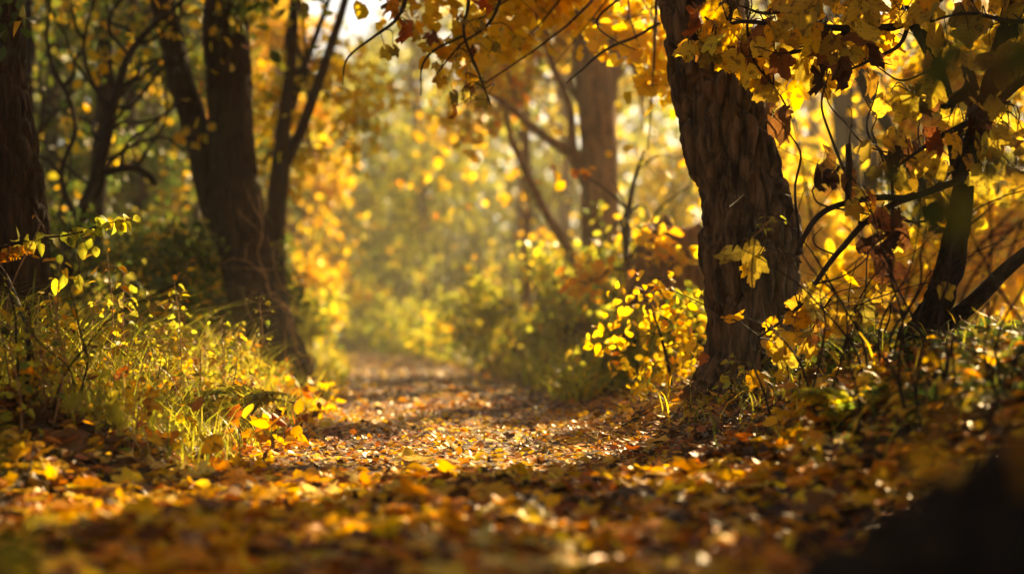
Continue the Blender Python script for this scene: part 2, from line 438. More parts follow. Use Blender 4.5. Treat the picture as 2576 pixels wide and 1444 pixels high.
# ------------------------------------------------------------------ ground and path (one grid in path coordinates)
def axis(lo, hi, n, k):
    t = np.linspace(-1, 1, n); s = np.sinh(t * k) / math.sinh(k)
    return np.where(s < 0, -s * lo, s * hi)
dcol = np.unique(np.concatenate([np.linspace(-HW, HW, 25), HW + (np.linspace(0, 1, 60)[1:]) ** 2.4 * 60, -HW - (np.linspace(0, 1, 60)[1:]) ** 2.4 * 60]))
yrow = np.concatenate([np.linspace(-14, .5, 12)[:-1], np.linspace(.5, 9, 110)[:-1], 9 + (np.linspace(0, 1, 110)) ** 1.7 * 70])
DD, YY = np.meshgrid(dcol, yrow)
XX = DD + Xc(YY) * np.exp(-np.maximum(np.abs(DD) - 12, 0) * .2)
ZZ = H(XX, YY)
def grid_mesh(X, Y, Z, name, mat):
    r, c = X.shape; idx = np.arange(r * c).reshape(r, c)
    q = np.stack([idx[:-1, :-1], idx[:-1, 1:], idx[1:, 1:], idx[1:, :-1]], -1).reshape(-1, 4)
    g = Geo(); g.add(np.stack([X, Y, Z], -1).reshape(-1, 3), q.ravel(), np.full(len(q), 4))
    return g.build(name, mat, attrs=False)
tag(grid_mesh(XX, YY, ZZ, 'ground', M_SOIL), 'brown woodland floor rising in low banks beside the path', 'ground', kind='structure')
pm = np.abs(dcol) <= HW + 1e-6
tag(grid_mesh(XX[:, pm], YY[:, pm], ZZ[:, pm] + .005, 'path', M_PATH), 'trodden earth path strewn with fallen leaves, bending left into haze', 'path', kind='structure')

# ------------------------------------------------------------------ fallen leaves
def hnorm(x, y, e=.02):
    dx = (H(x + e, y) - H(x - e, y)) / (2 * e); dy = (H(x, y + e) - H(x, y - e)) / (2 * e)
    return unit(np.stack([-dx, -dy, np.ones_like(dx)], -1))

g = Geo()
def litter(n, y0, y1, half, size, temps, lift, pal='litter', power=1.0, tilt=.35):
    y = y0 + (y1 - y0) * R.random(n) ** power
    x = (R.random(n) - .5) * 2 * half(y)
    d = np.abs(x - Xc(y))
    P2 = np.stack([x, y], -1)
    dens = .45 + .8 * vnoise(P2, 1.7, 9) + .3 * vnoise(P2, 5, 10)
    on = (d < HW * .85) & (y > 4.4)
    keep = R.random(n) < np.where(on, dens * .62, dens)
    x, y = x[keep], y[keep]; n = len(x)
    z = H(x, y) + .006 + R.random(n) ** 2 * lift
    nn = hnorm(x, y) + (R.random((n, 3)) - .5) * 2 * tilt
    st = R.random(n) < .10
    nn[st] += (R.random((st.sum(), 3)) - .5) * 2.6; z[st] += .012
    a = R.random(n) * 2 * PI
    yd = np.stack([np.cos(a), np.sin(a), np.zeros(n)], -1)
    s = size[0] + (size[1] - size[0]) * R.random(n) ** 1.6
    flip = np.where(R.random(n) < .4, -1., 1.)[:, None]
    damp = (vnoise(np.stack([x, y], -1), 1.5, 71) * .6 + vnoise(np.stack([x, y], -1), 4.5, 72) * .4 + (R.random(n) - .5) * .25) > .63
    col = np.where(damp[:, None], tints('damp', n), tints(pal, n, np.stack([x, y, z], -1) * 2))
    scatter(g, temps, np.stack([x, y, z], -1), yd, nn * flip, s, col)
litter(26000, .9, 4.6, lambda y: .55 + .42 * y, (.030, .075), OVATE + MAPLE[:3], .028, tilt=.45)
litter(1500, .9, 4.8, lambda y: .5 + .42 * y, (.07, .12), MAPLE, .045, 'amber', tilt=.55)
litter(900, 1.2, 5.2, lambda y: .5 + .42 * y, (.05, .085), WITHER, .05, 'damp', tilt=.9)
tag(g.build('fallen_leaves', M_LIT), 'golden and brown fallen leaves heaped in the near part of the path', 'leaves', kind='stuff')
g = Geo()
litter(46000, 4.3, 9.0, lambda y: .5 + .42 * y, (.018, .048), SIMPLE + ROUND + OVATE[:2], .018, 'path', tilt=.30)
litter(9000, 4.2, 9.0, lambda y: .5 + .42 * y, (.03, .06), OVATE + ROUND, .02, 'amber', tilt=.3)
litter(200, 4.4, 8.0, lambda y: .5 + .40 * y, (.06, .10), MAPLE, .04, 'amber', tilt=.5)
litter(26000, 8.5, 34, lambda y: 1.6 + .22 * y, (.045, .085), SIMPLE + ROUND, .03, 'path', power=1.5)
tag(g.build('fallen_leaves', M_WET), 'damp golden fallen leaves covering path and banks farther on', 'leaves', kind='stuff')

# single fallen leaves that stand out, at their place in the photo
def leaf_obj(label, px, py, size, col, temp, tilt=(0, 0, 1), az=None, group=None, lift=.02, mat=M_LIT, sit=None):
    p = gp(px, py) if sit is None else at(px, py, sit)
    o = thing('fallen_leaf', label, 'leaf', p + np.array([0, 0, lift]), group)
    gg = Geo(); a = random.random() * 6.28 if az is None else az
    scatter(gg, [temp], [p + np.array([0, 0, lift])], [(math.cos(a), math.sin(a), .12)], [tilt], size, np.array(col))
    me = gg.build('fallen_leaf', mat, o)
    # a single mesh thing: the mesh itself is the top-level object
    loc = o.location.copy(); lab = {k: o[k] for k in ('label', 'category', 'group') if k in o}
    me.parent = None; me.location = loc
    for k, v in lab.items(): me[k] = v
    bpy.data.objects.remove(o); me.name = 'fallen_leaf'
    return me
leaf_obj('large pale yellow leaf standing upright at the foot of the left grass', 390, 1195, .13, (.80, .55, .10), MAPLE[1], (.1, -1, .25), 1.4)
leaf_obj('orange leaf lying flat on the lit path, left of two side by side', 1392, 1118, .075, ORG, OVATE[0], (0, -.3, 1), .2)
leaf_obj('golden leaf lying flat on the path, right of two side by side', 1425, 1125, .075, GOLD, OVATE[2], (0, -.4, 1), .3)
leaf_obj('curled yellow leaf on the dark strip of path', 1190, 1172, .085, YEL, OVATE[1], (.2, -.7, 1), .1)
leaf_obj('small brown leaf on the dark strip of path beside the curled yellow leaf', 1290, 1158, .06, BRN, OVATE[3], (0, -.4, 1), 2.8)
leaf_obj('broad golden leaf on the foot of the bank below the thick oak', 1668, 1130, .12, GOLD, MAPLE[0], (-.2, -.7, 1), 2.2)
leaf_obj('rust red leaf lying on the litter below the oak bank', 1770, 1190, .09, RUST, OVATE[4], (0, -.6, 1), .4)
leaf_obj('upright golden maple leaf on the litter below the dark leaning trunk', 2075, 1160, .12, GOLD, MAPLE[2], (.1, -1, .3), 1.5)
leaf_obj('orange red leaf caught on the bank left of the oak foot', 1778, 915, .065, (.55, .13, .012), MAPLE[3], (-.3, -1, .4), 2.6, sit=5.6)
for px, py in ((250, 1265), (190, 1320), (115, 1215), (480, 1330), (345, 1230)):
    leaf_obj('blurred bright yellow leaf in the sunny corner below the left grass', px, py, .095, YEL, MAPLE[random.randrange(5)], (random.uniform(-.3, .3), -.9, .7), group='bright leaves below the left grass')
for px, py in ((730, 1400), (1165, 1405), (965, 1385), (1720, 1420), (2085, 1405), (590, 1425), (1480, 1390), (1900, 1375), (410, 1420), (1320, 1415)):
    leaf_obj('blurred golden leaf standing out of the litter along the bottom edge', px, py, .09, (YEL, GOLD)[random.random() < .5], MAPLE[random.randrange(5)], (random.uniform(-.3, .3), -.8, .8), group='blurred leaves along the bottom edge')

# ------------------------------------------------------------------ trees and shrubs
def spray(gl, gt, c, rad, nleaf, size, pal, temps, twig_r=.006, src=None, filt=True, droop=.35, pos_col=True, tsides=3):
    """twigs fanning out from c through a blob and the leaves along them"""
    c = np.asarray(c, float); rad = np.broadcast_to(np.asarray(rad, float), (3,))
    nt = max(4, int(nleaf / 14)); per = int(math.ceil(nleaf / nt))
    dirs = unit(R.normal(size=(nt, 3)))
    ends = c + dirs * rad * (0.45 + .6 * R.random((nt, 1)))
    start = (c if src is None else np.asarray(src, float)) + R.normal(size=(nt, 3)) * rad * .10
    allp, ally, tw = [], [], []
    t = np.linspace(0, 1, 5)[:, None]
    for k in range(nt):
        a, b = start[k], ends[k]; L = np.linalg.norm(b - a)
        mid = (a + b) / 2 + R.normal(size=3) * L * .13 + np.array([0, 0, L * .12])
        tw.append(a * (1 - t) ** 2 + 2 * mid * t * (1 - t) + b * t * t)
        tt = (.25 + .8 * R.random((per, 1)))
        q = a * (1 - tt) ** 2 + 2 * mid * tt * (1 - tt) + b * tt * tt + R.normal(size=(per, 3)) * .05 * (1 + rad.mean())
        allp.append(q)
        ally.append((b - a) / (L + 1e-6) * .6 + R.normal(size=(per, 3)) * .6 + np.array([0, 0, -droop]))
    P = np.concatenate(allp); Yd = np.concatenate(ally); Nn = R.normal(size=P.shape) + np.array([0, 0, .5])
    m = ~lit(P, filt)
    for k in range(nt):
        if gt is not None and m[k * per:(k + 1) * per].mean() > .35:
            tube(gt, tw[k], np.linspace(twig_r, twig_r * .35, 5), tsides, cap=False)
    P, Yd, Nn = P[m], Yd[m], Nn[m]
    if len(P) == 0: return
    s = size * (.65 + .7 * R.random(len(P)))
    scatter(gl, temps, P, Yd, Nn, s, tints(pal, len(P), P if pos_col else None))

def limb_to(gl, trunk_pts, trunk_r, c, frac=None, r=None, sides=6):
    """a limb that leaves the trunk and bends up into a blob"""
    n = len(trunk_pts); i = int(n * (frac if frac is not None else random.uniform(.35, .95))); i = min(max(i, 1), n - 1)
    a = trunk_pts[i]; c = np.asarray(c, float); L = np.linalg.norm(c - a)
    r0 = r or min(trunk_r[i] * .6, .02 + .02 * L)
    m1 = a * .66 + c * .34 + np.array([random.gauss(0, .06), random.gauss(0, .06), random.uniform(-.02, .12)]) * L
    m2 = a * .33 + c * .67 + np.array([random.gauss(0, .07), random.gauss(0, .07), random.uniform(-.02, .12)]) * L
    P, rr = smooth_path([a, m1, m2, c], [r0, r0 * .75, r0 * .5, r0 * .22], 10)
    tube(gl, P, rr, sides, cap=False)
    return P

def make_tree(name, label, cat, base, trunk, rad, blobs, pal, size, mat=None, group=None, temps=None, sides=10, rows=24, detail=None,
              extra=(), filt=True, twig=.006, limbname='limb', limb_r=None, frac=None, droop=.35, leafmat=None):
    """trunk: points; blobs: (centre, radius, leaves); extra: hand-laid limbs (points, radii)"""
    mat = mat or M_BARK; temps = temps or SIMPLE
    root = thing(name, label, cat, base, group)
    g = Geo()
    if detail:
        P, r = bark_trunk(g, trunk, rad, **detail)
    else:
        P, r = smooth_path(trunk, rad, rows)
        wob = R.random(sides) * .2
        tube(g, P, r * (1 + .45 * np.exp(-np.linspace(0, 1, rows) * 12)), sides, flute=lambda th, t: 1 + .07 * np.sin(th[None, :] * 3 + t[:, None] * 5) + wob[None, :] * .4)
    g.build('trunk', mat, root)
    for (ep, er) in extra:
        ge = Geo(); Q, q = smooth_path(ep, er, 22)
        Q = Q + (vnoise(Q, 4, 5)[:, None] - .5) * .03 * np.sin(np.linspace(0, PI, 22))[:, None]
        tube(ge, Q, q, 10); ge.build(limbname, mat, root)
    gl = Geo()
    for b in blobs:
        c, rd, n = b[0], b[1], b[2]
        src = b[3] if len(b) > 3 else None
        g1 = Geo(); limb_to(g1, P, r, c, frac, limb_r)
        spray(gl, g1, c, rd, n, size, b[4] if len(b) > 4 else pal, temps, twig, None, filt, droop)
        g1.build(limbname, mat, root)
    if gl.n: gl.build('crown' if cat == 'tree' else 'foliage', leafmat or M_LEAF, root)
    return root

def wild_tree(label, px, Y, h, r, pal, size, nblob, nleaf, zlo=.25, spread=1.3, lean=0.0, group=None, X=None, mat=None, name='tree', temps=None, filt=True, seedless=False):
    x = (px - PW / 2) / FPX * Y if X is None else X
    z = float(H(x, Y)); b = np.array([x, Y, z - .08])
    tr = [b + np.array([lean * h * t + random.gauss(0, .02) * h * t, random.gauss(0, .015) * h * t, h * t]) for t in (0, .2, .4, .6, .8, .95)]
    rad = [r * k for k in (1, .9, .78, .62, .42, .22)]
    bl = []
    for k in range(nblob):
        t = zlo + (1.02 - zlo) * ((k + random.random()) / nblob)
        a = random.random() * 6.28; s = spread * math.sin(PI * min(.95, .25 + t * .7)) * random.uniform(.35, 1.0)
        c = b + np.array([lean * h * t + math.cos(a) * s, math.sin(a) * s, h * t])
        bl.append((c, np.array([1, 1, .65]) * spread * random.uniform(.35, .6), int(nleaf / nblob)))
    return make_tree(name, label, 'tree', b, tr, rad, bl, pal, size, mat, group, temps=temps, filt=filt)

def bush(label, px, Y, h, w, pal, size, nleaf, X=None, group=None, nb=7, name='shrub', temps=None, filt=False):
    x = (px - PW / 2) / FPX * Y if X is None else X
    z = float(H(x, Y)); b = np.array([x, Y, z])
    root = thing(name, label, 'shrub', b, group)
    gs, gl = Geo(), Geo()
    for k in range(nb):
        a = random.random() * 6.28; s = w * math.sqrt(random.random()) * .8
        c = b + np.array([math.cos(a) * s, math.sin(a) * s * .8, h * random.uniform(.22, .85)])
        m = (b + c) / 2 + np.array([random.gauss(0, .1) * w, random.gauss(0, .1) * w, .12 * h])
        Q, q = smooth_path([b + np.array([random.gauss(0, .04), random.gauss(0, .04), -.05]), m, c], [.014, .010, .005], 8)
        tube(gs, Q, q, 4, cap=False)
        spray(gl, gs, c, (w * .48, w * .48, h * .34), nleaf // nb, size, pal, temps or SIMPLE, .004, None, filt)
    gs.build('stems', M_TWIG, root); gl.build('foliage', M_LEAF, root)
    return root

# --- thick oak on the right bank
Z6 = 6.0
oak_px = [(1905, 985, 300), (1902, 900, 232), (1894, 800, 212), (1886, 720, 226), (1884, 640, 252), (1882, 560, 240), (1862, 460, 214), (1838, 365, 214), (1808, 255, 212),
          (1784, 130, 208), (1768, 0, 226), (1745, -160, 215), (1720, -340, 200), (1690, -560, 180), (1670, -800, 150), (1660, -1100, 110)]
oak_t = [at(a, b, Z6) for a, b, w in oak_px]; oak_r = [w / 2 / FPX * Z6 * .97 for a, b, w in oak_px]
def B(px, py, Y, r, n, pal=None):
    c = at(px, py, Y)
    return (c, np.broadcast_to(np.asarray(r, float), (3,)), n) if pal is None else (c, np.broadcast_to(np.asarray(r, float), (3,)), n, None, pal)
oak_bl = [B(1350, 40, 8.0, .42, 260), B(1500, 90, 8.2, .50, 380), B(1630, 190, 7.8, .40, 300), B(1560, -90, 8.0, .65, 380), B(1250, -20, 7.8, .42, 220), B(1150, 90, 7.4, .30, 90),
          B(1390, 170, 8.0, .30, 130), B(1630, 380, 8.2, .24, 90), B(1100, -130, 7.6, .5, 220), B(1020, 30, 7.2, .28, 70), B(960, -120, 7.4, .45, 140), B(1640, 30, 7.6, .40, 260),
          B(1450, -220, 8.4, .8, 420), B(1200, -320, 8.2, .9, 420), B(1700, -400, 7.5, .9, 420), B(1950, -500, 7.2, .9, 420), B(2200, -350, 6.8, .7, 340), B(1500, -700, 7.6, 1.0, 500), B(1900, -900, 7.0, 1.1, 600), B(1200, -800, 7.4, 1.0, 480),
          B(1160, 250, 7.3, .14, 40), B(1290, 130, 7.6, .22, 70)]
oak_bl = [(b[0], b[1], int(b[2] * 2.3)) + tuple(b[3:]) for b in oak_bl]
oak_limbs = [([oak_t[12], at(1600, -330, 6.5), at(1420, -200, 7.2), at(1250, -110, 7.5), at(1090, -40, 7.4), at(960, 20, 7.2)], [.11, .085, .06, .045, .03, .012]),
             ([oak_t[12], at(1900, -420, 6.2), at(2100, -520, 6.4), at(2300, -500, 6.6)], [.10, .08, .05, .02])]
make_tree('oak_tree', 'thick leaning oak with deeply furrowed dark bark on the right bank', 'tree', oak_t[0], oak_t, oak_r, oak_bl, 'glow', .072, M_OAK,
          detail=dict(sides=220, rows=700, k=15.0, depth=.042, flare=.25, seed=3, sq=4.0, lumpy=.09), extra=oak_limbs, temps=ROUND + OVATE[:1], frac=.8, limb_r=.014, twig=.004)

# --- big twin-stemmed tree on the left bank
YL = 10.0
lt_px = [(694, 1060, 230), (698, 985, 190), (694, 920, 160), (660, 800, 138), (617, 650, 128), (592, 500, 120), (580, 300, 108), (572, 100, 112), (570, -60, 110), (575, -300, 100), (600, -700, 80), (620, -1100, 50)]
lt = [at(a, b, YL) for a, b, w in lt_px]; ltr = [w / 2 / FPX * YL for a, b, w in lt_px]
l2 = [at(596, 640, YL), at(548, 560, YL), at(516, 430, YL + .05), at(484, 310, YL + .1), at(445, 170, YL + .1), at(415, 50, YL + .1), at(390, -120, YL), at(350, -500, YL - .2)]
lbl = [B(620, -60, 9.8, .35, 160), B(700, -120, 8.5, .5, 300), B(480, -180, 8.6, .6, 300), B(300, -300, 8.2, .8, 500), B(800, -300, 8.7, .8, 450), B(560, -600, 9.4, 1.0, 600), B(350, -800, 9.6, 1.1, 600), B(850, -800, 10.0, 1.1, 600), B(600, 10, 9.7, .18, 50)]
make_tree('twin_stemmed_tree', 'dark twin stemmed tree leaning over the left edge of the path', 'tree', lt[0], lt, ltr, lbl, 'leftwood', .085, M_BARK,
          detail=dict(sides=130, rows=420, k=21.0, depth=.022, flare=.3, seed=9, sq=4.2, lumpy=.09), extra=[(l2, [.09, .09, .095, .10, .095, .09, .08, .055])], frac=.72)

# --- tree at the left edge
YE = 6.4
et_px = [(-5, 900, 250), (5, 800, 215), (12, 650, 200), (10, 500, 195), (-8, 350, 190), (-30, 200, 190), (-42, 0, 185), (-50, -200, 175), (-60, -500, 150), (-80, -900, 100)]
et = [at(a, b, YE) for a, b, w in et_px]; etr = [w / 2 / FPX * YE for a, b, w in et_px]
make_tree('tree', 'dark straight trunk at the left edge with one sunlit side', 'tree', et[0], et, etr,
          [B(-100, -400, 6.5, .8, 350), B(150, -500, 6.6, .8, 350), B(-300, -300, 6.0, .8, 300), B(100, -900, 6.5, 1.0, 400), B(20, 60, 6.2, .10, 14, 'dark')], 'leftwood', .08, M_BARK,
          detail=dict(sides=130, rows=420, k=20.0, depth=.024, flare=.2, seed=17, sq=4.2, lumpy=.07), frac=.85)

# --- forked tree behind the twin-stemmed one
YV = 12.0
vt = [at(a, b, YV) for a, b in ((700, 870), (692, 780), (690, 600), (706, 430), (716, 300), (735, 120), (742, -40), (760, -300))]
make_tree('forked_tree', 'slender forked tree behind the twin stemmed trunk', 'tree', vt[0], vt, [.13, .10, .088, .082, .055, .046, .04, .02],
          [B(700, 250, 12.3, .5, 160), B(820, 150, 12.5, .6, 170), B(640, 50, 12.2, .5, 120), B(900, 300, 12.4, .6, 200), B(780, 380, 12.3, .4, 100), B(660, 420, 12.2, .35, 90), B(850, -150, 12.5, .9, 260), B(650, -250, 12.3, .9, 260)], 'glow', .085, M_BARK,
          extra=[([vt[3], at(742, 365, YV), at(790, 230, YV), at(838, 105, YV), at(872, -10, YV), at(900, -150, YV)], [.05, .05, .046, .042, .036, .025])], temps=ROUND)

# --- thin crooked tree, far left
YT = 9.5
def kinky(start, d, ln, n=7):
    pts = [np.asarray(start, float)]; v = unit(np.asarray(d, float))
    for k in range(n):
        pts.append(pts[-1] + v * ln / n); v = unit(v + R.normal(size=3) * [.45, .3, .35] + np.array([0, 0, .05]))
    return pts
tt_ = [at(a, b, YT) for a, b in ((150, 830), (165, 700), (185, 590), (225, 490), (255, 410), (285, 270), (325, 140), (385, 65), (440, 20), (520, -60))]
make_tree('crooked_tree', 'thin crooked dark tree bending right between the left trunks', 'tree', tt_[0], tt_, [.05, .045, .042, .04, .038, .03, .026, .02, .016, .01],
          [B(420, 330, 9.8, .35, 60), B(350, 200, 9.9, .4, 50), B(480, 120, 9.8, .4, 60), B(250, 100, 9.7, .4, 40), B(200, 300, 9.8, .3, 30)], 'gold', .075, M_TWIG,
          extra=[(kinky(at(a, b, YT), (dx, random.uniform(-.4, .4), dz), ln), np.linspace(.013, .003, 8)) for a, b, dx, dz, ln in ((255, 410, 1, .6, 1.0), (270, 340, .9, .8, .9), (300, 220, 1, .5, .8), (345, 110, 1, .2, .7), (345, 110, -.6, 1, .7), (285, 270, -.9, .8, 1.0), (235, 470, -1, .6, 1.0), (160, 220, .7, 1, .8), (150, 440, -.8, .9, .9), (215, 100, -.7, .8, .6), (200, 540, .8, .9, 1.1), (190, 580, -.9, .7, .9), (340, 425, .7, .9, .9), (300, 430, .3, 1, 1.0))] + [([at(240, 450, YT), at(285, 428, YT), at(335, 422, YT), at(372, 440, YT), at(392, 468, YT)], [.028, .026, .026, .024, .016]),
                 ([at(195, 560, YT), at(150, 440, YT), at(185, 330, YT), at(160, 220, YT), at(120, 110, YT), at(130, -30, YT)], [.02, .016, .016, .014, .012, .01]),
                 ([at(280, 290, YT), at(230, 200, YT), at(215, 100, YT), at(245, -20, YT)], [.016, .013, .012, .010]),
                 ([at(325, 140, YT), at(280, 80, YT), at(290, 20, YT), at(350, -40, YT)], [.016, .014, .012, .010]),
                 ([at(285, 270, YT), at(340, 260, YT), at(410, 170, YT), at(470, 130, YT)], [.014, .012, .010, .006])], temps=ROUND)
sl = [at(a, b, 11) for a, b in ((95, 830), (92, 600), (78, 400), (74, 180), (70, -40), (66, -300))]
make_tree('slender_tree', 'straight slender dark stem just right of the left edge trunk', 'tree', sl[0], sl, [.04, .036, .034, .032, .03, .02],
          [B(180, 50, 11, .5, 60), B(230, 180, 11.3, .5, 60), B(100, 300, 11.2, .4, 40), B(60, -150, 11, .6, 120)], 'leftwood', .08, M_TWIG)

# --- brown-barked tree right of the path
YM = 13.0
mt = [at(a, b, YM) for a, b in ((1520, 900), (1512, 780), (1506, 620), (1508, 420), (1500, 280), (1490, 150), (1470, -20), (1450, -250), (1440, -600))]
make_tree('brown_barked_tree', 'tall tree with sunlit brown bark in blurred yellow leaves right of the path', 'tree', mt[0], mt, [.20, .17, .16, .16, .165, .16, .14, .11, .06],
          [B(1380, 80, 13.3, .7, 260), B(1600, 120, 13.5, .8, 300), B(1300, 260, 13.2, .5, 130), B(1620, 330, 13.4, .5, 160), B(1180, 330, 13.2, .5, 110), B(1400, -250, 13.4, 1.2, 420), B(1650, -300, 13.6, 1.2, 420)], 'gold', .095, M_BROWN,
          extra=[([at(1500, 420, YM), at(1430, 382, YM), at(1335, 315, YM), at(1255, 255, YM), at(1200, 215, YM)], [.06, .05, .04, .032, .015]),
                 ([at(1490, 740, YM), at(1425, 625, YM), at(1345, 480, YM), at(1292, 360, YM), at(1270, 280, YM)], [.05, .046, .04, .034, .02]),
                 ([at(1490, 500, YM), at(1448, 400, YM), at(1432, 280, YM), at(1390, 160, YM), at(1370, 40, YM)], [.055, .05, .04, .035, .02])], temps=ROUND)

# --- old stump behind the oak
st_b = at(1672, 905, 9.0)
root = thing('tree_stump', 'broad broken brown stump behind the oak, half hidden by leaves', 'stump', st_b)
g = Geo(); bark_trunk(g, [st_b + np.array(q) for q in ((0, 0, -.1), (0, 0, .1), (.02, 0, .26), (.045, 0, .44), (.07, 0, .60), (.09, 0, .72))], [.40, .32, .285, .255, .235, .22], 90, 130, k=9, depth=.035, seed=5, sq=5)
vv = g.v[-1]; top = sstep((vv[:, 2] - st_b[2] - .46) / .24); vv[:, 2] += top * (.16 * vnoise(vv, 11, 8) + .25 * vnoise(vv * [1, 1, 0], 5, 9) - .16)
g.build('trunk', M_BROWN, root)
g = Geo()
for k in range(70):
    a = random.random() * 6.28; b0 = st_b + np.array([math.cos(a) * .23, math.sin(a) * .23, random.uniform(.3, .7)])
    tube(g, np.array([b0, b0 + np.array([math.cos(a) * .06, math.sin(a) * .06, -.12]), b0 + np.array([math.cos(a) * .07, math.sin(a) * .07, -.34])]), [.004, .004, .001], 3, cap=False)
g.build('dry_creeper', M_DRY, root)

# --- dark leaning tree by the right edge
YD = 5.2
dt = [at(a, b, YD) for a, b in ((2215, 1010), (2258, 950), (2300, 885), (2345, 790), (2385, 690), (2408, 570), (2428, 450), (2450, 340), (2492, 220), (2535, 80), (2575, -100), (2600, -350), (2610, -700))]
dbl = [B(2500, -250, 5.4, .5, 160), B(2700, -200, 5.2, .5, 160), B(2350, -300, 5.6, .5, 160), B(2600, -600, 5.4, .7, 240), B(2300, -650, 5.6, .7, 240)]
make_tree('dark_leaning_tree', 'black leaning trunk forking low near the right edge', 'tree', dt[0], dt, [.115, .092, .070, .052, .046, .042, .038, .034, .034, .036, .036, .034, .02], dbl, 'maple', .15, M_DARK,
          detail=dict(sides=60, rows=260, k=20.0, depth=.010, flare=.35, seed=29, sq=4),
          extra=[([at(2352, 830, YD), at(2420, 785, YD - .02), at(2475, 735, YD - .05), at(2530, 680, YD - .05), at(2640, 590, YD - .1)], [.034, .032, .030, .027, .02]),
                 ([at(2424, 480, YD), at(2404, 360, YD + .15), at(2378, 240, YD + .3), at(2335, 110, YD + .4), at(2262, 0, YD + .5), at(2200, -120, YD + .5)], [.036, .034, .032, .029, .025, .016]),
                 ([at(2262, 960, YD), at(2225, 985, YD - .05), at(2185, 1000, YD - .1), at(2150, 1030, YD - .15)], [.05, .036, .022, .012])], temps=MAPLE, limbname='limb', frac=.9, leafmat=M_NEAR)

bs = [at(a, b, 9.5) for a, b in ((2420, 760), (2340, 520), (2262, 372), (2200, 260), (2145, 165), (2080, 60), (2000, -80))]
make_tree('slanting_tree', 'blurred thin slanting stem in the yellow leaves behind the oak', 'tree', bs[0], bs, [.055, .05, .042, .04, .036, .03, .02],
          [B(2150, 60, 9.7, .4, 110), B(2300, 260, 9.8, .35, 80)], 'gold', .09, M_DARK, temps=ROUND)

# --- leafy maple branches in focus at the upper right
def maple_branch(label, lines, spots, size, group, withered=(), sag=1.0):
    root = thing('overhanging_branch', label, 'branch', lines[0][0][0], group)
    g = Geo()
    pts_all = []
    for (p, r) in lines:
        Q, q = smooth_path(p, np.array(r) * 1.35, 20); Q = Q + (np.stack([vnoise(Q, 7, s) for s in (1, 2, 3)], -1) - .5) * .035
        Q[0] = p[0]
        tube(g, Q, q, 6); pts_all.append(Q)
    allq = np.concatenate(pts_all)
    P, Yd, Nn = [], [], []
    for (c, n, rd) in spots:
        for k in range(n):
            p = c + R.normal(size=3) * np.asarray(rd)
            q = allq[np.argmin(np.linalg.norm(allq - p, axis=1))]
            m = (p + q) / 2 + np.array([random.gauss(0, .02), random.gauss(0, .02), .04])
            Q, qq = smooth_path([q, m, p], [.0032, .0024, .0016], 6); tube(g, Q, qq, 4, cap=False)
            P.append(p); d = p - q
            Yd.append(np.array([d[0] * 1.2 + random.gauss(0, .45), d[1] + random.gauss(0, .4), -.75 * sag + random.gauss(0, .3)])); Nn.append(np.array([random.gauss(0, .45), -1 + random.gauss(0, .35), random.uniform(.2, 1.0)]))
    g.build('twigs', M_TWIG, root)
    P = np.array(P); s = size * (.6 + .65 * R.random(len(P)))
    gl = Geo(); scatter(gl, MAPLE, P, Yd, Nn, s, tints('maple', len(P))); gl.build('leaves', M_NEAR, root)
    for (c, sz, col) in withered:
        sz = sz * 1.6
        gw = Geo(); c = np.asarray(c); q = allq[np.argmin(np.linalg.norm(allq - c, axis=1))]
        scatter(gw, [WITHER[random.randrange(4)]], [c + np.array([0, 0, sz * .35])], [(random.gauss(0, .3), random.gauss(0, .3), -1)], [(random.gauss(0, .5), -1, .1)], sz, np.array(col))
        Q, qq = smooth_path([q, (q + c) / 2 + np.array([.01, 0, .03]), c + np.array([0, 0, sz * .4])], [.002, .0018, .0014], 7); tube(gw, Q, qq, 4, tint=np.array(DRK), cap=False)
        gw.build('withered_leaf', M_NEAR, root)
    return root
def L(Y, *p): return [at(a, b, Y) for a, b in p]
DW = (.035, .014, .008)
maple_branch('maple branch of broad amber leaves hanging across the top of the oak trunk',
    [(L(5.3, (2420, -60), (2280, 50), (2140, 70), (1990, 75), (1860, 60), (1750, 90)), [.016, .013, .011, .008, .006, .003]),
     (L(5.3, (2140, 70), (2060, 120), (1960, 150), (1880, 140)), [.008, .006, .005, .002]),
     (L(5.3, (2280, 50), (2240, 120), (2150, 170), (2080, 200)), [.007, .006, .004, .002]),
     (L(5.25, (2100, -60), (2010, 20), (1930, 40), (1850, 20)), [.008, .006, .005, .002]),
     (L(5.35, (1880, 60), (1900, 150), (1950, 230), (1985, 300)), [.004, .004, .003, .002])],
    [(at(1770, 110, 5.25), 6, (.06, .08, .035)), (at(1850, 105, 5.25), 7, (.06, .10, .03)), (at(1960, 90, 5.3), 17, (.13, .16, .07)), (at(2070, 70, 5.3), 18, (.15, .16, .09)),
     (at(2180, 70, 5.3), 16, (.14, .16, .10)), (at(2010, 10, 5.3), 14, (.16, .16, .06)), (at(1835, 20, 5.3), 3, (.05, .1, .03)), (at(1925, 175, 5.3), 4, (.03, .05, .04)), (at(2250, 20, 5.35), 12, (.14, .14, .09)), (at(2110, 190, 5.3), 4, (.06, .05, .03))],
    .132, 'leafy branches at the upper right', [(at(2118, 190, 5.2), .10, DW), (at(2062, 205, 5.2), .085, DW), (at(2180, 150, 5.2), .11, (.06, .02, .01)), (at(1972, 325, 5.2), .13, (.16, .07, .02)), (at(2060, 95, 5.2), .09, DW), (at(1755, 60, 5.2), .10, RUST)])
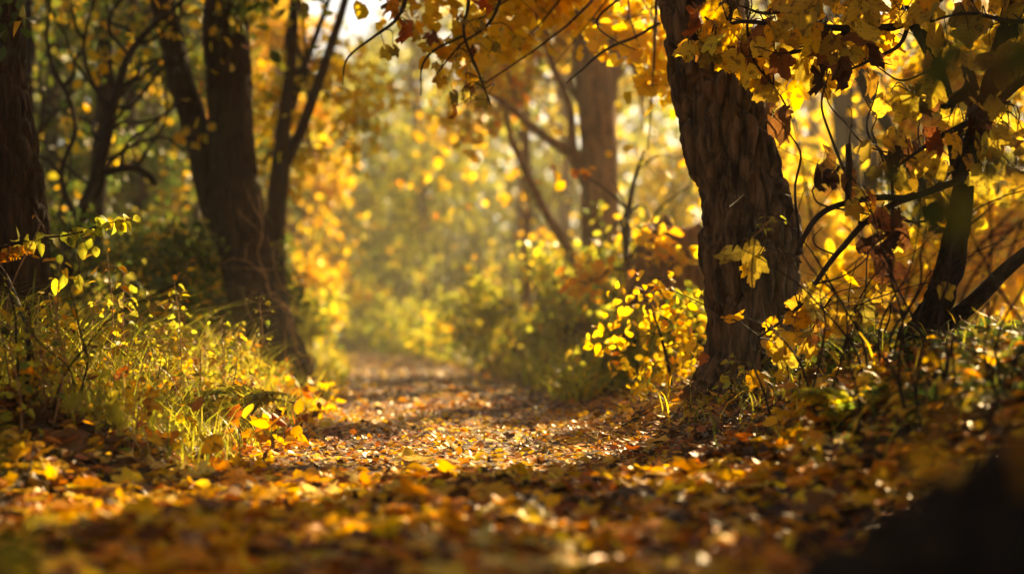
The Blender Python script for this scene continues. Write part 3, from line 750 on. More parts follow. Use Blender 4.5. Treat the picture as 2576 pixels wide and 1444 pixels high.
maple_branch('maple branch of browning leaves beside the dark trunk at the right edge',
    [(L(5.0, (2640, 150), (2520, 260), (2420, 330), (2320, 370), (2250, 430)), [.014, .012, .009, .006, .003]),
     (L(5.0, (2520, 260), (2440, 250), (2360, 250), (2290, 230)), [.008, .006, .004, .002]),
     (L(5.0, (2420, 330), (2400, 420), (2330, 480), (2260, 500)), [.006, .005, .004, .002]),
     (L(5.05, (2640, 60), (2540, 60), (2440, 40), (2340, 60)), [.008, .007, .005, .003])],
    [(at(2440, 290, 5), 9, (.10, .10, .06)), (at(2340, 370, 5), 12, (.09, .10, .06)), (at(2270, 420, 5), 6, (.07, .08, .05)), (at(2500, 350, 5), 8, (.08, .1, .07)), (at(2300, 250, 5), 6, (.06, .08, .04)), (at(2420, 60, 5.05), 9, (.12, .1, .05)), (at(2545, 430, 5), 5, (.05, .1, .06)), (at(2560, 80, 5), 6, (.06, .1, .08))],
    .115, 'leafy branches at the upper right', [(at(2300, 270, 4.95), .10, DW), (at(2345, 365, 4.95), .09, (.22, .06, .015)), (at(2430, 240, 4.9), .13, DW), (at(2250, 410, 4.95), .08, DW), (at(2480, 330, 4.9), .12, DW)])
maple_branch('drooping maple twigs with scattered ragged leaves between oak and dark trunk',
    [(L(5.1, (2430, 440), (2340, 470), (2250, 510), (2160, 560), (2110, 640), (2050, 720), (1970, 800), (1900, 850)), [.011, .010, .009, .009, .008, .007, .005, .003]),
     (L(5.1, (2300, 490), (2180, 500), (2080, 520), (2030, 560), (2005, 640)), [.009, .009, .009, .008, .006]),
     (L(5.1, (2128, 520), (2136, 440), (2138, 362)), [.008, .010, .008]),
     (L(5.1, (2250, 510), (2240, 570), (2235, 640)), [.004, .003, .002]),
     (L(5.1, (2160, 560), (2230, 540), (2320, 560), (2440, 500)), [.005, .005, .004, .003]),
     (L(5.1, (2138, 470), (2080, 330), (2060, 250), (2090, 180)), [.004, .0035, .003, .002]),
     (L(5.1, (2250, 510), (2230, 400), (2180, 300), (2210, 200)), [.004, .003, .003, .002]),
     (L(5.05, (2067, 215), (2087, 270), (2142, 330), (2212, 375), (2287, 390), (2357, 410)), [.0015, .002, .002, .0025, .003, .003]),
     (L(5.1, (2172, 190), (2164, 220), (2182, 265), (2202, 285), (2197, 320), (2209, 350), (2227, 415), (2237, 450)), [.0015, .0018, .002, .002, .0022, .0025, .003, .003]),
     (L(5.1, (2134, 265), (2142, 320), (2140, 365)), [.0015, .002, .003]), (L(5.1, (2307, 300), (2302, 340), (2317, 385), (2382, 415)), [.0015, .002, .0025, .003]),
     (L(5.2, (1942, 280), (1987, 340), (2017, 395), (2004, 480), (1997, 545), (2010, 640)), [.0015, .002, .003, .0035, .004, .004]),
     (L(5.1, (2042, 480), (2057, 510), (2132, 525), (2217, 540)), [.002, .003, .003, .002]), (L(5.1, (1900, 610), (1932, 620), (1997, 640), (2020, 660)), [.0012, .0015, .002, .003]),
     (L(5.2, (1897, 120), (1967, 140), (2027, 120), (2097, 105)), [.0015, .002, .003, .003]), (L(5.2, (2157, 120), (2217, 175), (2257, 200), (2317, 185), (2382, 165)), [.0015, .002, .003, .003, .004]),
     (L(5.15, (2100, 640), (2060, 620), (2040, 590), (2060, 560)), [.003, .0025, .002, .001]), (L(5.15, (2050, 720), (2120, 700), (2180, 640), (2200, 560)), [.003, .0025, .002, .001]), (L(5.15, (1970, 800), (2060, 790), (2110, 740), (2180, 720)), [.003, .0025, .002, .001])],
    [(at(2235, 560, 5.1), 4, (.05, .04, .04)), (at(2200, 480, 5.1), 3, (.05, .05, .04)), (at(2170, 470, 5.1), 2, (.03, .03, .03)), (at(2330, 480, 5.1), 3, (.07, .08, .05)), (at(1885, 635, 5.1), 6, (.03, .04, .035)),
     (at(1950, 850, 5.05), 4, (.05, .06, .04)), (at(2030, 770, 5.1), 5, (.05, .08, .05)), (at(2050, 790, 5.15), 6, (.05, .06, .06)), (at(1985, 905, 5.1), 5, (.06, .06, .04))],
    .098, 'leafy branches at the upper right', [(at(2235, 655, 5.0), .15, DW), (at(2255, 590, 5.0), .12, (.10, .04, .015)), (at(2195, 560, 5.0), .12, (.45, .14, .03)), (at(2078, 412, 5.0), .09, (.45, .22, .04)), (at(2075, 460, 5.05), .10, DW), (at(2100, 455, 5.0), .07, DW), (at(2130, 470, 5.1), .09, BRN), (at(2340, 360, 5), .08, RUST)])
# hanging twigs with orange leaves at the top middle
maple_branch('bare hanging twigs with a few orange leaves at the top centre',
    [(L(6.6, (1080, -140), (1010, 20), (940, 90), (880, 150), (862, 220)), [.010, .007, .005, .004, .002]),
     (L(6.6, (1190, -140), (1185, 0), (1170, 90), (1215, 230), (1230, 270)), [.009, .007, .006, .004, .002]),
     (L(6.6, (1170, 90), (1070, 150), (1060, 240)), [.005, .004, .002]),
     (L(6.7, (1300, -140), (1245, 40), (1160, 120), (1090, 200)), [.008, .006, .004, .002]),
     (L(6.6, (1660, 60), (1540, 120), (1460, 180), (1430, 215)), [.006, .006, .004, .002]),
     (L(6.6, (1720, -40), (1560, 0), (1500, 70), (1600, 130)), [.006, .005, .004, .002])],
    [(at(1020, 70, 6.6), 1, (.02, .02, .02)), (at(960, 105, 6.6), 1, (.02, .02, .02)), (at(1170, 170, 6.7), 8, (.09, .1, .07)), (at(1100, 100, 6.7), 5, (.08, .1, .06)), (at(1240, 60, 6.7), 7, (.12, .1, .08)), (at(1130, 220, 6.7), 5, (.08, .1, .05))],
    .075, None, [(at(1022, 85, 6.5), .095, (.5, .12, .015)), (at(1205, 15, 6.5), .085, (.55, .12, .015)), (at(985, 20, 6.6), .09, ORG), (at(1150, 285, 6.6), .06, ORG)])

# ------------------------------------------------------------------ the yellow thicket behind the oak
for k, (px, Y, h, w, nl, lab) in enumerate([
    (1960, 12.0, 1.7, .8, 1300, 'golden shrub glowing directly behind the oak foot'),
    (2090, 11.5, 2.3, .9, 1500, 'tall golden shrub right of the oak trunk'),
    (2230, 11.0, 2.2, .9, 1400, 'golden shrub seen behind the drooping ragged maple twigs'),
    (2370, 10.6, 2.2, .9, 1400, 'golden shrub behind the fork of the dark leaning trunk'),
    (2190, 9.4, .9, .6, 700, 'low golden shrub between oak and dark trunk'), (2420, 9.0, .9, .6, 700, 'low golden shrub behind the foot of the dark trunk'),
    (2510, 10.2, 2.2, .9, 1300, 'golden shrub at the right edge behind the low fork'),
    (2030, 14.5, 3.0, 1.2, 1500, 'high golden shrub far behind the oak leaves'),
    (2300, 14.0, 3.0, 1.2, 1500, 'high golden shrub far behind the dark trunk'),
    (2560, 13.5, 3.0, 1.2, 1300, 'high golden shrub far behind the right edge'),
    (1790, 14.0, 1.7, 1.0, 900, 'golden shrub peeping out left of the oak trunk')]):
    bush(lab, px, Y, h, w, 'glow', .085, int(nl * 1.8), group='golden shrubs behind the oak', nb=9, temps=ROUND)
for (px, Y, h, r, nb, nl, lab) in [(1930, 17, 5.0, .12, 10, 2200, 'golden tree rising behind the oak trunk'), (2180, 16, 5.0, .11, 10, 2200, 'golden tree behind the hanging maple branch'),
                                   (2440, 17, 5.0, .12, 10, 2200, 'golden tree behind the dark leaning trunk'), (2720, 15, 6.5, .12, 9, 1600, 'golden tree just past the right edge')]:
    wild_tree(lab, px, Y, h, r, 'glow', .12, nb, nl, .12, 1.8, .0, 'golden trees behind the oak', temps=ROUND)
# yellow saplings right of the path
sap = at(1600, 900, 9.2)
make_tree('sapling', 'spreading sapling with bright yellow orange leaves left of the oak', 'tree', sap, [sap, at(1590, 760, 9.3), at(1575, 620, 9.4), at(1590, 480, 9.4), at(1620, 380, 9.4)], [.03, .026, .022, .016, .008],
          [B(1430, 425, 9.4, (.22, .2, .07), 45, 'orange'), B(1540, 450, 9.4, .20, 90), B(1650, 440, 9.4, .24, 110), B(1730, 470, 9.4, .20, 100), B(1590, 545, 9.4, .22, 90), B(1700, 560, 9.5, .22, 90), B(1500, 640, 9.3, .18, 70), B(1480, 710, 9.2, .16, 60), B(1740, 380, 9.6, .25, 90), B(1640, 610, 8.6, .15, 70), B(1720, 600, 8.6, .14, 60), B(1580, 640, 8.6, .12, 40)], 'gold', .075, M_TWIG, temps=ROUND + OVATE[:1], filt=False)
sap = gp(1690, 990)
make_tree('sapling', 'low bright yellow sapling on the bank in front of the stump', 'tree', sap, [sap, sap + np.array([-.02, 0, .15]), sap + np.array([-.06, .0, .30]), sap + np.array([-.10, 0, .42])], [.010, .008, .006, .003],
          [(sap + np.array([x, y, z]), np.array([.13, .13, .09]), n) for x, y, z, n in ((-.2, 0, .26, 45), (0, 0, .34, 60), (-.1, .05, .45, 40), (.12, 0, .24, 60), (-.15, -.05, .12, 50), (.05, .1, .16, 50), (-.06, 0, .52, 14))], 'gold', .042, M_TWIG, temps=OVATE, filt=False, twig=.003)
sap = gp(1500, 1000)
bush('low yellow green plant at the right lip of the path', 0, sap[1], .16, .25, 'lime', .05, 260, X=sap[0], nb=5, temps=OVATE)

# hedge shrubs along the right of the path, each one further off
for (px, Y, h, w, nl, pal, lab) in [(1650, 10.4, .7, .5, 1100, 'hedge', 'low green shrub beside the old stump'), (1555, 12.6, 1.15, .75, 2600, 'hedge', 'dark based green shrub bulging beside the stump'),
    (1440, 13.4, 1.05, .75, 2600, 'hedge', 'rounded green and gold shrub, second along the right path edge'), (1330, 14.4, .95, .75, 2400, 'hedge', 'sun flecked shrub, third along the right path edge'), (1235, 15.6, .75, .6, 1500, 'hedge', 'low shrub spilling over the right path edge'),
    (1215, 18.6, 1.1, .85, 2000, 'hedge', 'hazy shrub, fourth along the right path edge'), (1130, 21.5, 1.1, .9, 1700, 'mistfar', 'pale hazy shrub, fifth along the right path edge'),
    (1060, 25.5, 1.1, 1.0, 1500, 'mistfar', 'pale green shrub, last along the right path edge'), (985, 30.0, 1.3, 1.2, 1500, 'mistfar', 'misty green shrub closing the end of the path'),
    (1110, 28.0, 4.6, 1.7, 3600, 'mistfar', 'tall hazy thicket above the far hedge'), (1215, 25.0, 4.4, 1.6, 3600, 'mistfar', 'tall pale thicket between far hedge and brown barked tree'), (985, 37.0, 5.5, 2.2, 3600, 'mistfar', 'tall misty thicket right of the path end'), (850, 42.0, 5.0, 2.4, 3600, 'mistfar', 'farthest misty thicket over the path bend'),
    (1600, 8.4, .42, .30, 900, 'hedge', 'low leafy yellow green shrub before the stump'), (1725, 8.0, .40, .28, 800, 'hedge', 'low leafy shrub close left of the oak foot'), (1520, 9.6, .40, .32, 900, 'hedge', 'low leafy shrub on the right lip of the path'),
    (1620, 11.4, .9, .6, 1500, 'hedge', 'green gold shrub on the bank left of the stump'), (1720, 11.0, .8, .5, 1100, 'hedge', 'yellow green shrub on the bank between stump and oak'),
    (1650, 20.0, 5.6, 1.7, 5200, 'glow', 'tall golden thicket between brown barked tree and oak'), (1400, 24.0, 5.5, 1.7, 4200, 'glow', 'tall golden thicket left of the brown barked tree'),
    (885, 34.0, 1.5, 1.4, 1300, 'mistfar', 'misty shrub where the path bends out of sight'), (1480, 16.5, 1.7, 1.1, 2000, 'hedge', 'taller shrub behind the hedge by the brown barked tree'),
    (1350, 20.0, 1.9, 1.3, 2000, 'mist', 'taller hazy shrub behind the hedge'), (1020, 40.0, 2.2, 2.2, 1800, 'mistfar', 'farthest tall misty shrub beyond the path end')]:
    bush(lab, px, Y, h, w, pal, .05 + .0014 * Y, nl, group='shrubs along the right of the path', nb=11)
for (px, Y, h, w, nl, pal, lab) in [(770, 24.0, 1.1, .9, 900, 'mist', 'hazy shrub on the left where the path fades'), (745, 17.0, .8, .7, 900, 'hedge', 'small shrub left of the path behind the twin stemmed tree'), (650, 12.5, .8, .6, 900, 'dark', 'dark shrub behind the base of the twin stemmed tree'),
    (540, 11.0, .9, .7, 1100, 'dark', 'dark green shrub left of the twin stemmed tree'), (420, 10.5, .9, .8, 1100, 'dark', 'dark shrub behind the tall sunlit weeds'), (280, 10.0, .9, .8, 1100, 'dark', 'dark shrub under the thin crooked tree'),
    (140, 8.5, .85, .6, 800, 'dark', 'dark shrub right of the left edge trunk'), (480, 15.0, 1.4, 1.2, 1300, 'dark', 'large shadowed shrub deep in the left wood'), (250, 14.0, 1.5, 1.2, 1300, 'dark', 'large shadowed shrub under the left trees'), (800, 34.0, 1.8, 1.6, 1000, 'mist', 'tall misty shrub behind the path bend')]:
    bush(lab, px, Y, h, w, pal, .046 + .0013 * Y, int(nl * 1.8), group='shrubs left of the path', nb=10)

# ------------------------------------------------------------------ background trees
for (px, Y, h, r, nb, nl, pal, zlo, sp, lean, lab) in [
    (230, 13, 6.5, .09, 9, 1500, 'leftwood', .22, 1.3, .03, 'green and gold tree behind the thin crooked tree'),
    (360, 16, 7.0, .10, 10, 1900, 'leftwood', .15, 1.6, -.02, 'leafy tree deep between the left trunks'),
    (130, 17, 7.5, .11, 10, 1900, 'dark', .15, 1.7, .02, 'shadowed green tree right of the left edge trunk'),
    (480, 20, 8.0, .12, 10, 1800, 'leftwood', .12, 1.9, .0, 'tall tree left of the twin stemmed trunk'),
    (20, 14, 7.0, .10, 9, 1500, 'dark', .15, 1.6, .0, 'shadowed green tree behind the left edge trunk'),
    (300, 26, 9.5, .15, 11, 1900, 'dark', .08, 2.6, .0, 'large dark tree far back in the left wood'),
    (560, 28, 9.5, .14, 11, 1900, 'mist', .08, 2.4, .0, 'far tree glimpsed between the twin stems'),
    (700, 24, 5.6, .12, 10, 1700, 'gold', .18, 1.9, .0, 'golden tree behind the slender forked tree'),
    (790, 32, 6.4, .13, 11, 1700, 'mist', .12, 2.3, .0, 'hazy golden tree left of the path end'),
    (880, 44, 8.5, .16, 12, 1700, 'mistfar', .10, 3.0, .0, 'pale tree at the very end of the path'),
    (1000, 50, 13., .17, 12, 1700, 'mistfar', .08, 3.4, .0, 'farthest pale tree right of the path end'),
    (1060, 36, 11., .14, 11, 1600, 'mistfar', .14, 2.4, .0, 'hazy green tree right of the path end'),
    (1320, 19, 8.0, .07, 9, 1500, 'gold', .22, 1.6, .0, 'thin trunked tree above the middle of the hedge'),
    (1420, 30, 10., .14, 11, 1700, 'mist', .10, 2.4, .0, 'hazy tree behind the brown barked tree'),
    (1525, 18, 8.0, .12, 10, 1900, 'gold', .18, 1.7, .0, 'golden tree straight behind the brown barked tree'),
    (1960, 24, 9.0, .13, 10, 1600, 'gold', .10, 2.2, .0, 'golden tree farther back just right of the oak'),
    (1850, 21, 11.5, .12, 12, 2000, 'gold', .62, 3.2, .0, 'high crowned tree added behind the oak to shade the left wood'), (1800, 19, 11., .12, 12, 2000, 'gold', .62, 3.2, .0, 'high crowned tree added close left of the oak to shade the left wood'),  # crowns above the frame, added to throw shade on the left wood
    (1325, 27.5, 11.5, .12, 12, 3400, 'gold', .62, 3.0, .0, 'tall far tree above the middle of the hedge, its high crown added to shade the left wood'), (1885, 23.5, 11., .12, 12, 3400, 'gold', .62, 2.8, .0, 'high crowned tree added far back in line with the oak to shade the left wood'), (2100, 21, 11., .12, 12, 3400, 'gold', .62, 2.8, .0, 'high crowned tree added far back right of the oak to shade the left wood'),  # more high crowns added out of view to darken the left wood
    (2050, 26, 9.5, .14, 10, 1500, 'gold', .08, 2.4, .0, 'golden tree far back right of the oak'),
    (2350, 27, 9.5, .14, 10, 1500, 'gold', .08, 2.4, .0, 'golden tree far back behind the dark trunk')]:
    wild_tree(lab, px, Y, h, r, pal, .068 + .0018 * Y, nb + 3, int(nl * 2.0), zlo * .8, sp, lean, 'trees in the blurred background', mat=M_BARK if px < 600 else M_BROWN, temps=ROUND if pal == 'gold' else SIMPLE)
# wood around the view that shades it
for (X, Y, h, r, nb, nl, pal, zlo, sp, lab) in [
    (5.2, 9.5, 7.0, .15, 10, 2600, 'gold', .42, 2.2, 'golden tree out to the right, over the bank'), (8.5, 13, 9.0, .17, 10, 2600, 'gold', .35, 2.6, 'tall golden tree deep in the right wood'),
    (3.6, 5.6, 6.0, .12, 10, 3600, 'amber', .4, 1.8, 'amber tree to the right of the dark leaning trunk'), (3.4, 14.5, 9.0, .14, 10, 2600, 'gold', .5, 2.2, 'high crowned tree in the right wood'),
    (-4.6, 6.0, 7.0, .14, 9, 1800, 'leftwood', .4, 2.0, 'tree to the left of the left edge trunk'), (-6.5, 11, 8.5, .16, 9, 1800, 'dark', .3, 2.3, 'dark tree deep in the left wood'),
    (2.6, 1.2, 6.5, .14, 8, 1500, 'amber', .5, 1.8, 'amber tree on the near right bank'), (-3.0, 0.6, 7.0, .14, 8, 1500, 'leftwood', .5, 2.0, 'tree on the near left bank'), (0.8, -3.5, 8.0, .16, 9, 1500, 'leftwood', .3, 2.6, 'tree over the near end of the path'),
    (2.5, 3.0, 7.5, .14, 10, 3600, 'gold', .6, 2.5, 'unseen golden tree added over the near path from the right to block sky light'), (-2.8, 3.4, 7.5, .14, 10, 3600, 'gold', .62, 2.5, 'unseen golden tree added over the near path from the left to block sky light'),  # unseen overhead crowns from here, added to keep sky light off the path
    (-4.1, 9.0, 8.0, .15, 10, 3200, 'leftwood', .55, 2.5, 'unseen tree added over the left bank to block sky light'), (4.0, 8.3, 8.0, .15, 10, 3200, 'gold', .58, 2.2, 'unseen golden tree added over the right bank to block sky light'),
    (-1.9, -1.6, 8.0, .15, 10, 3400, 'gold', .5, 2.6, 'unseen golden tree added over the near left of the path to block sky light'), (2.0, -1.4, 8.0, .15, 10, 3400, 'gold', .5, 2.6, 'unseen golden tree added over the near right of the path to block sky light'),
    (-3.5, -4.0, 8.0, .16, 10, 1600, 'dark', .1, 2.6, 'unseen dark tree added behind the near left bank to dim sky light'), (4.5, -3.5, 8.0, .16, 10, 1600, 'dark', .1, 2.6, 'unseen dark tree added behind the near right bank to dim sky light'), (-1.0, -8.5, 9.0, .18, 12, 1800, 'dark', .08, 3.4, 'unseen broad dark tree added at the near end of the path to dim sky light'),  # unseen dense trees round the camera, added to darken what faces it
    (-6.5, 1.0, 8.0, .16, 10, 1600, 'dark', .1, 2.6, 'unseen dark tree added well to the left of the near path to dim sky light'), (6.5, 1.5, 8.0, .16, 10, 1600, 'dark', .15, 2.4, 'unseen dark tree added well to the right of the near path to dim sky light')]:
    wild_tree(lab, 0, Y, h, r, pal, .2 if Y < 4 or zlo >= .55 else .12, nb, nl, zlo, sp, 0, 'surrounding wood', X=X, temps=ROUND)

# the far wood behind everything, one mass
g = Geo(); n = 120000
a = (R.random(n) - .5) * 2 * .95; rr_ = 47 + 14 * R.random(n)
x = np.sin(a) * rr_; y = np.cos(a) * rr_; z = H(x, y) + (15 - 7.0 * np.exp(-((a + .125) / .05) ** 2)) * R.random(n) ** 1.25
P = np.stack([x, y, z], -1); k = R.random(n) < (.15 + 1.2 * vnoise(P, .33, 61)) * (1.15 - z / 22); P = P[k]; n = len(P)
scatter(g, ROUND, P, R.normal(size=(n, 3)) + np.array([0, 0, -.4]), R.normal(size=(n, 3)) + np.array([0, 0, .4]), .28 + .25 * R.random(n), tints('mistfar', n, P * .3))
tag(g.build('far_woods', M_LEAF), 'pale green and gold wood closing the view in the haze', 'woods', kind='stuff')
g = Geo(); n = 80000
a = -1.25 + 1.1 * R.random(n); rr_ = 24 + 12 * R.random(n)
x = np.sin(a) * rr_; y = np.cos(a) * rr_; z = H(x, y) + 11 * R.random(n) ** 1.1
P = np.stack([x, y, z], -1); k = R.random(n) < (.1 + 1.2 * vnoise(P, .5, 62)); P = P[k]; n = len(P)
scatter(g, SIMPLE, P, R.normal(size=(n, 3)) + np.array([0, 0, -.4]), R.normal(size=(n, 3)) + np.array([0, 0, .4]), .22 + .18 * R.random(n), tints('dark', n, P * .5))
tag(g.build('far_woods', M_LEAF), 'dark green wood filling the back of the left side', 'woods', kind='stuff')

# ------------------------------------------------------------------ grass, weeds, ferns
def blades(g, x, y, h, w, pal, bend=.5, seg=5):
    n = len(x); z = H(x, y) - .01
    a = R.random(n) * 2 * PI; b = bend * (.3 + R.random(n)) * h
    d = np.stack([np.cos(a), np.sin(a), np.zeros(n)], -1); sd = np.stack([-np.sin(a + R.normal(size=n) * .5), np.cos(a), np.zeros(n)], -1)
    base = np.stack([x, y, z], -1); V = np.zeros((n, seg * 2, 3))
    for i in range(seg):
        t = i / (seg - 1)
        c = base + d * (b * t ** 2)[:, None] + np.array([0, 0, 1.]) * (h * (t - .28 * bend * t ** 3))[:, None]
        ww = (w * (1 - t ** 1.6) * .5 + .0004)[:, None]
        V[:, 2 * i] = c - sd * ww; V[:, 2 * i + 1] = c + sd * ww
    q = np.array([[2 * i, 2 * i + 1, 2 * i + 3, 2 * i + 2] for i in range(seg - 1)]).ravel()
    loops = (q[None] + (np.arange(n) * seg * 2)[:, None]).ravel()
    tn = tints(pal, n, base * 2)
    g.add(V.reshape(-1, 3), loops, np.full(n * (seg - 1), 4), np.repeat(tn, seg * 2, 0), np.zeros((n * seg * 2, 2)))

g = Geo()
n = 12000
y = 4.5 + 4.0 * R.random(n) ** 1.1; e = R.random(n) ** 1.3
x = Xc(y) - HW - np.maximum(4.6 - y, 0) * .35 - .02 - e * 1.7
k = R.random(n) < (-.15 + 1.5 * vnoise(np.stack([x, y], -1), 2.4, 41)) * (.25 + .75 * sstep((y - 4.6) / .7 + .5 * vnoise(np.stack([x, y], -1), 5, 46)))
x, y = x[k], y[k]; hh = (.06 + .42 * R.random(len(x)) ** 2.4) * (.5 + .75 * np.minimum(1, (Xc(y) - HW - x) / .5))
blades(g, x, y, hh, .004 + .003 * R.random(len(x)), 'straw', 1.0)
tag(g.build('grass', M_GRASS), 'sunlit yellow green grass along the left edge of the path', 'grass', kind='stuff')
g = Geo()
n = 5200
y = 3.4 + 5.5 * R.random(n); x = Xc(y) + HW + .15 + np.maximum(4.6 - y, 0) * .2 + R.random(n) ** .8 * 1.7
k = R.random(n) < (-.1 + 1.3 * vnoise(np.stack([x, y], -1), 2.0, 43))
x, y = x[k], y[k]
blades(g, x, y, .05 + .18 * R.random(len(x)) ** 1.6, .004 + .003 * R.random(len(x)), 'hedge', .9)
tag(g.build('grass', M_GRASS), 'shaded green grass on the bank under the oak', 'grass', kind='stuff')
g = Geo()
n = 7000
y = 8.5 + 24 * R.random(n) ** 1.3; s = np.where(R.random(n) < .5, -1, 1); x = Xc(y) + s * (HW + .02 + R.random(n) * 1.2)
blades(g, x, y, .10 + .25 * R.random(n), .010 + .008 * R.random(n), 'hedge', .8)
tag(g.build('grass', M_GRASS), 'hazy rough grass along both far verges', 'grass', kind='stuff')
g = Geo(); n = 900
y = 4.4 + 4.0 * R.random(n); x = Xc(y) - HW + .1 - R.random(n) ** 1.3 * 1.9 - np.maximum(4.6 - y, 0) * .35
z = H(x, y) + .02 + .16 * R.random(n) ** 1.5
scatter(g, OVATE + MAPLE[:3], np.stack([x, y, z], -1), R.normal(size=(n, 3)), R.normal(size=(n, 3)) * .7 + np.array([0, 0, .7]), .03 + .06 * R.random(n) ** 2, tints('litter', n))
tag(g.build('fallen_leaves', M_NEAR), 'golden fallen leaves lodged in the left grass', 'leaves', kind='stuff')
# low leafy ground cover
g = Geo()
n = 8500
y = 3.6 + 3.5 * R.random(n); x = Xc(y) + HW + .55 + R.random(n) * 1.7
k = R.random(n) < (-.1 + 1.5 * vnoise(np.stack([x, y], -1), 1.8, 45)); x, y = x[k], y[k]; n = len(x)
z = H(x, y) + .015 + .06 * R.random(n)
scatter(g, OVATE, np.stack([x, y, z], -1), np.stack([R.normal(size=n), R.normal(size=n), R.normal(size=n) * .3], -1), R.normal(size=(n, 3)) * .5 + np.array([0, -.3, 1]), .03 + .035 * R.random(n), tints('dark', n))
tag(g.build('undergrowth', M_NEAR), 'dark green leafy undergrowth on the shaded right bank', 'undergrowth', kind='stuff')
g = Geo()
n = 5200
y = 4.2 + 4.5 * R.random(n); x = Xc(y) - HW - .15 - R.random(n) ** .8 * 2.0 - np.maximum(4.6 - y, 0) * .4
z = H(x, y) + .02 + .22 * R.random(n) ** 1.5
scatter(g, OVATE, np.stack([x, y, z], -1), np.stack([R.normal(size=n), R.normal(size=n), R.normal(size=n) * .5], -1), R.normal(size=(n, 3)) * .6 + np.array([0, 0, 1]), .018 + .026 * R.random(n), tints('lime', n, np.stack([x, y, z], -1)) * np.where(R.random((n, 1)) < .2, np.array([[1.1, .6, .4]]), 1))
tag(g.build('undergrowth', M_NEAR), 'yellowing leafy undergrowth among the left grass', 'undergrowth', kind='stuff')

def weed(label, px, py, top, Y=None, pal='lime', size=.045, n=16, stemmat=None, name='weed', temps=None, group=None, r=.004, head=False):
    """one upright plant from its foot (px, py) to its tip"""
    b = gp(px, py) if Y is None else at(px, py, Y)
    t = at(top[0], top[1], b[1] + random.uniform(-.05, .05))
    root = thing(name, label, 'plant', b, group)
    L_ = np.linalg.norm(t - b)
    m = (b + t) / 2 + np.array([random.gauss(0, .06), random.gauss(0, .05), 0]) * L_
    Q, q = smooth_path([b, m, t], [r, r * .8, r * .4], 16)
    g = Geo(); tube(g, Q, q, 5)
    n = int(n * 1.5)
    P, Yd = [], []
    for k in range(n):
        i = 3 + int(12.9 * (k + random.random()) / n); a = k * 2.4 + random.random()
        d = np.array([math.cos(a), math.sin(a), random.uniform(-.5, .5)])
        ln = random.uniform(.01, .06)
        p = Q[i] + d * ln
        if ln > .03: tube(g, np.array([Q[i], p]), [.0015, .001], 3, cap=False)
        P.append(p); Yd.append(d + np.array([0, 0, -.35]))
    g.build('stem', stemmat or M_DRY, root)
    g = Geo(); P = np.array(P)
    scatter(g, temps or OVATE + NARROW, P, Yd, R.normal(size=P.shape) * .6 + np.array([0, -.3, .8]), size * .85 * (.6 + .7 * R.random(len(P))), tints(pal, len(P)))
    g.build('leaves', M_NEAR, root)
    return root
for (lab, px, py, top, pal, sz, n) in [
    ('tall weed with pale pointed leaves, tallest in the left grass', 350, 1010, (312, 690), 'lime', .06, 22), ('upright weed leaning left at the rear of the sunlit grass', 440, 1000, (438, 710), 'lime', .05, 18),
    ('reddish stemmed weed behind the pale leaved weed', 250, 1000, (270, 640), 'amber', .05, 16), ('weed with yellow hanging leaves near the left edge trunk', 190, 1020, (150, 660), 'gold', .055, 18),
    ('thin bare stalk rising before the left edge trunk', 100, 1010, (104, 560), 'amber', .03, 5), ('pale bent stalk at the far left of the grass', 55, 1110, (20, 860), 'lime', .045, 9),
    ('fine twin stalk beside the pale bent stalk', 130, 1090, (165, 830), 'lime', .04, 8), ('short bright weed at the grass edge by the path', 560, 1040, (565, 860), 'lime', .045, 18),
    ('bushy yellow weed in the middle of the sunlit grass', 500, 1070, (505, 880), 'gold', .045, 20), ('amber weed between grass and twin stemmed tree', 480, 960, (470, 660), 'amber', .05, 16),
    ('weed with golden leaves in front of the twin stemmed tree foot', 640, 990, (612, 860), 'gold', .05, 18), ('orange leaved weed at the foot of the twin stemmed tree', 700, 1010, (715, 905), 'orange', .045, 16),
    ('pale hanging leaved weed in the rear of the left grass', 400, 985, (372, 740), 'lime', .06, 16), ('straw coloured seeded weed leaning over the left grass', 300, 1040, (345, 800), 'gold', .05, 18), ('tall straw stalk between the weeds and the twin stemmed tree', 520, 985, (528, 760), 'lime', .04, 12),
    ('slim weed curving right above the bright fern', 545, 1060, (600, 880), 'lime', .04, 14), ('leafy weed with drooping tip at the left edge', 30, 1000, (-10, 760), 'hedge', .06, 14), ('small golden weed at the near corner of the left grass', 330, 1150, (350, 1000), 'gold', .05, 14),
    ('tiny green twig with leaves growing from the oak bark', 1890, 600, (1955, 535), 'lime', .035, 8)]:
    weed(lab, px, py, top, Y=5.75 if px == 1890 else None, pal=pal, size=sz, n=n, group='weeds in the left grass' if px < 800 else None)
for (lab, px, py, top, pal, sz, n) in [('green plant rising under the oak on the bank', 1860, 1010, (1850, 900), 'lime', .05, 14), ('plant with yellow leaves beside the hollow in the bank', 1960, 1000, (1905, 930), 'gold', .06, 10),
    ('pale leaved plant between oak and dark trunk', 2070, 960, (2060, 800), 'maple', .06, 10), ('dark leaved plant at the foot of the dark trunk', 2290, 1060, (2330, 960), 'dark', .05, 12), ('rusty leaved plant right of the dark trunk', 2400, 1050, (2390, 910), 'orange', .07, 5)]:
    weed(lab, px, py, top, pal=pal, size=sz, n=n, group='plants on the right bank')

for k in range(26):
    px, py = random.uniform(90, 620), random.uniform(985, 1075)
    weed('fine leafy weed standing among the sunlit grass left of the path', px, py, (px + random.gauss(0, 35), py - random.uniform(130, 300)), pal=random.choice(('lime', 'lime', 'gold', 'straw')), size=.032, n=22, group='fine weeds in the left grass', temps=OVATE + NARROW, r=.003)

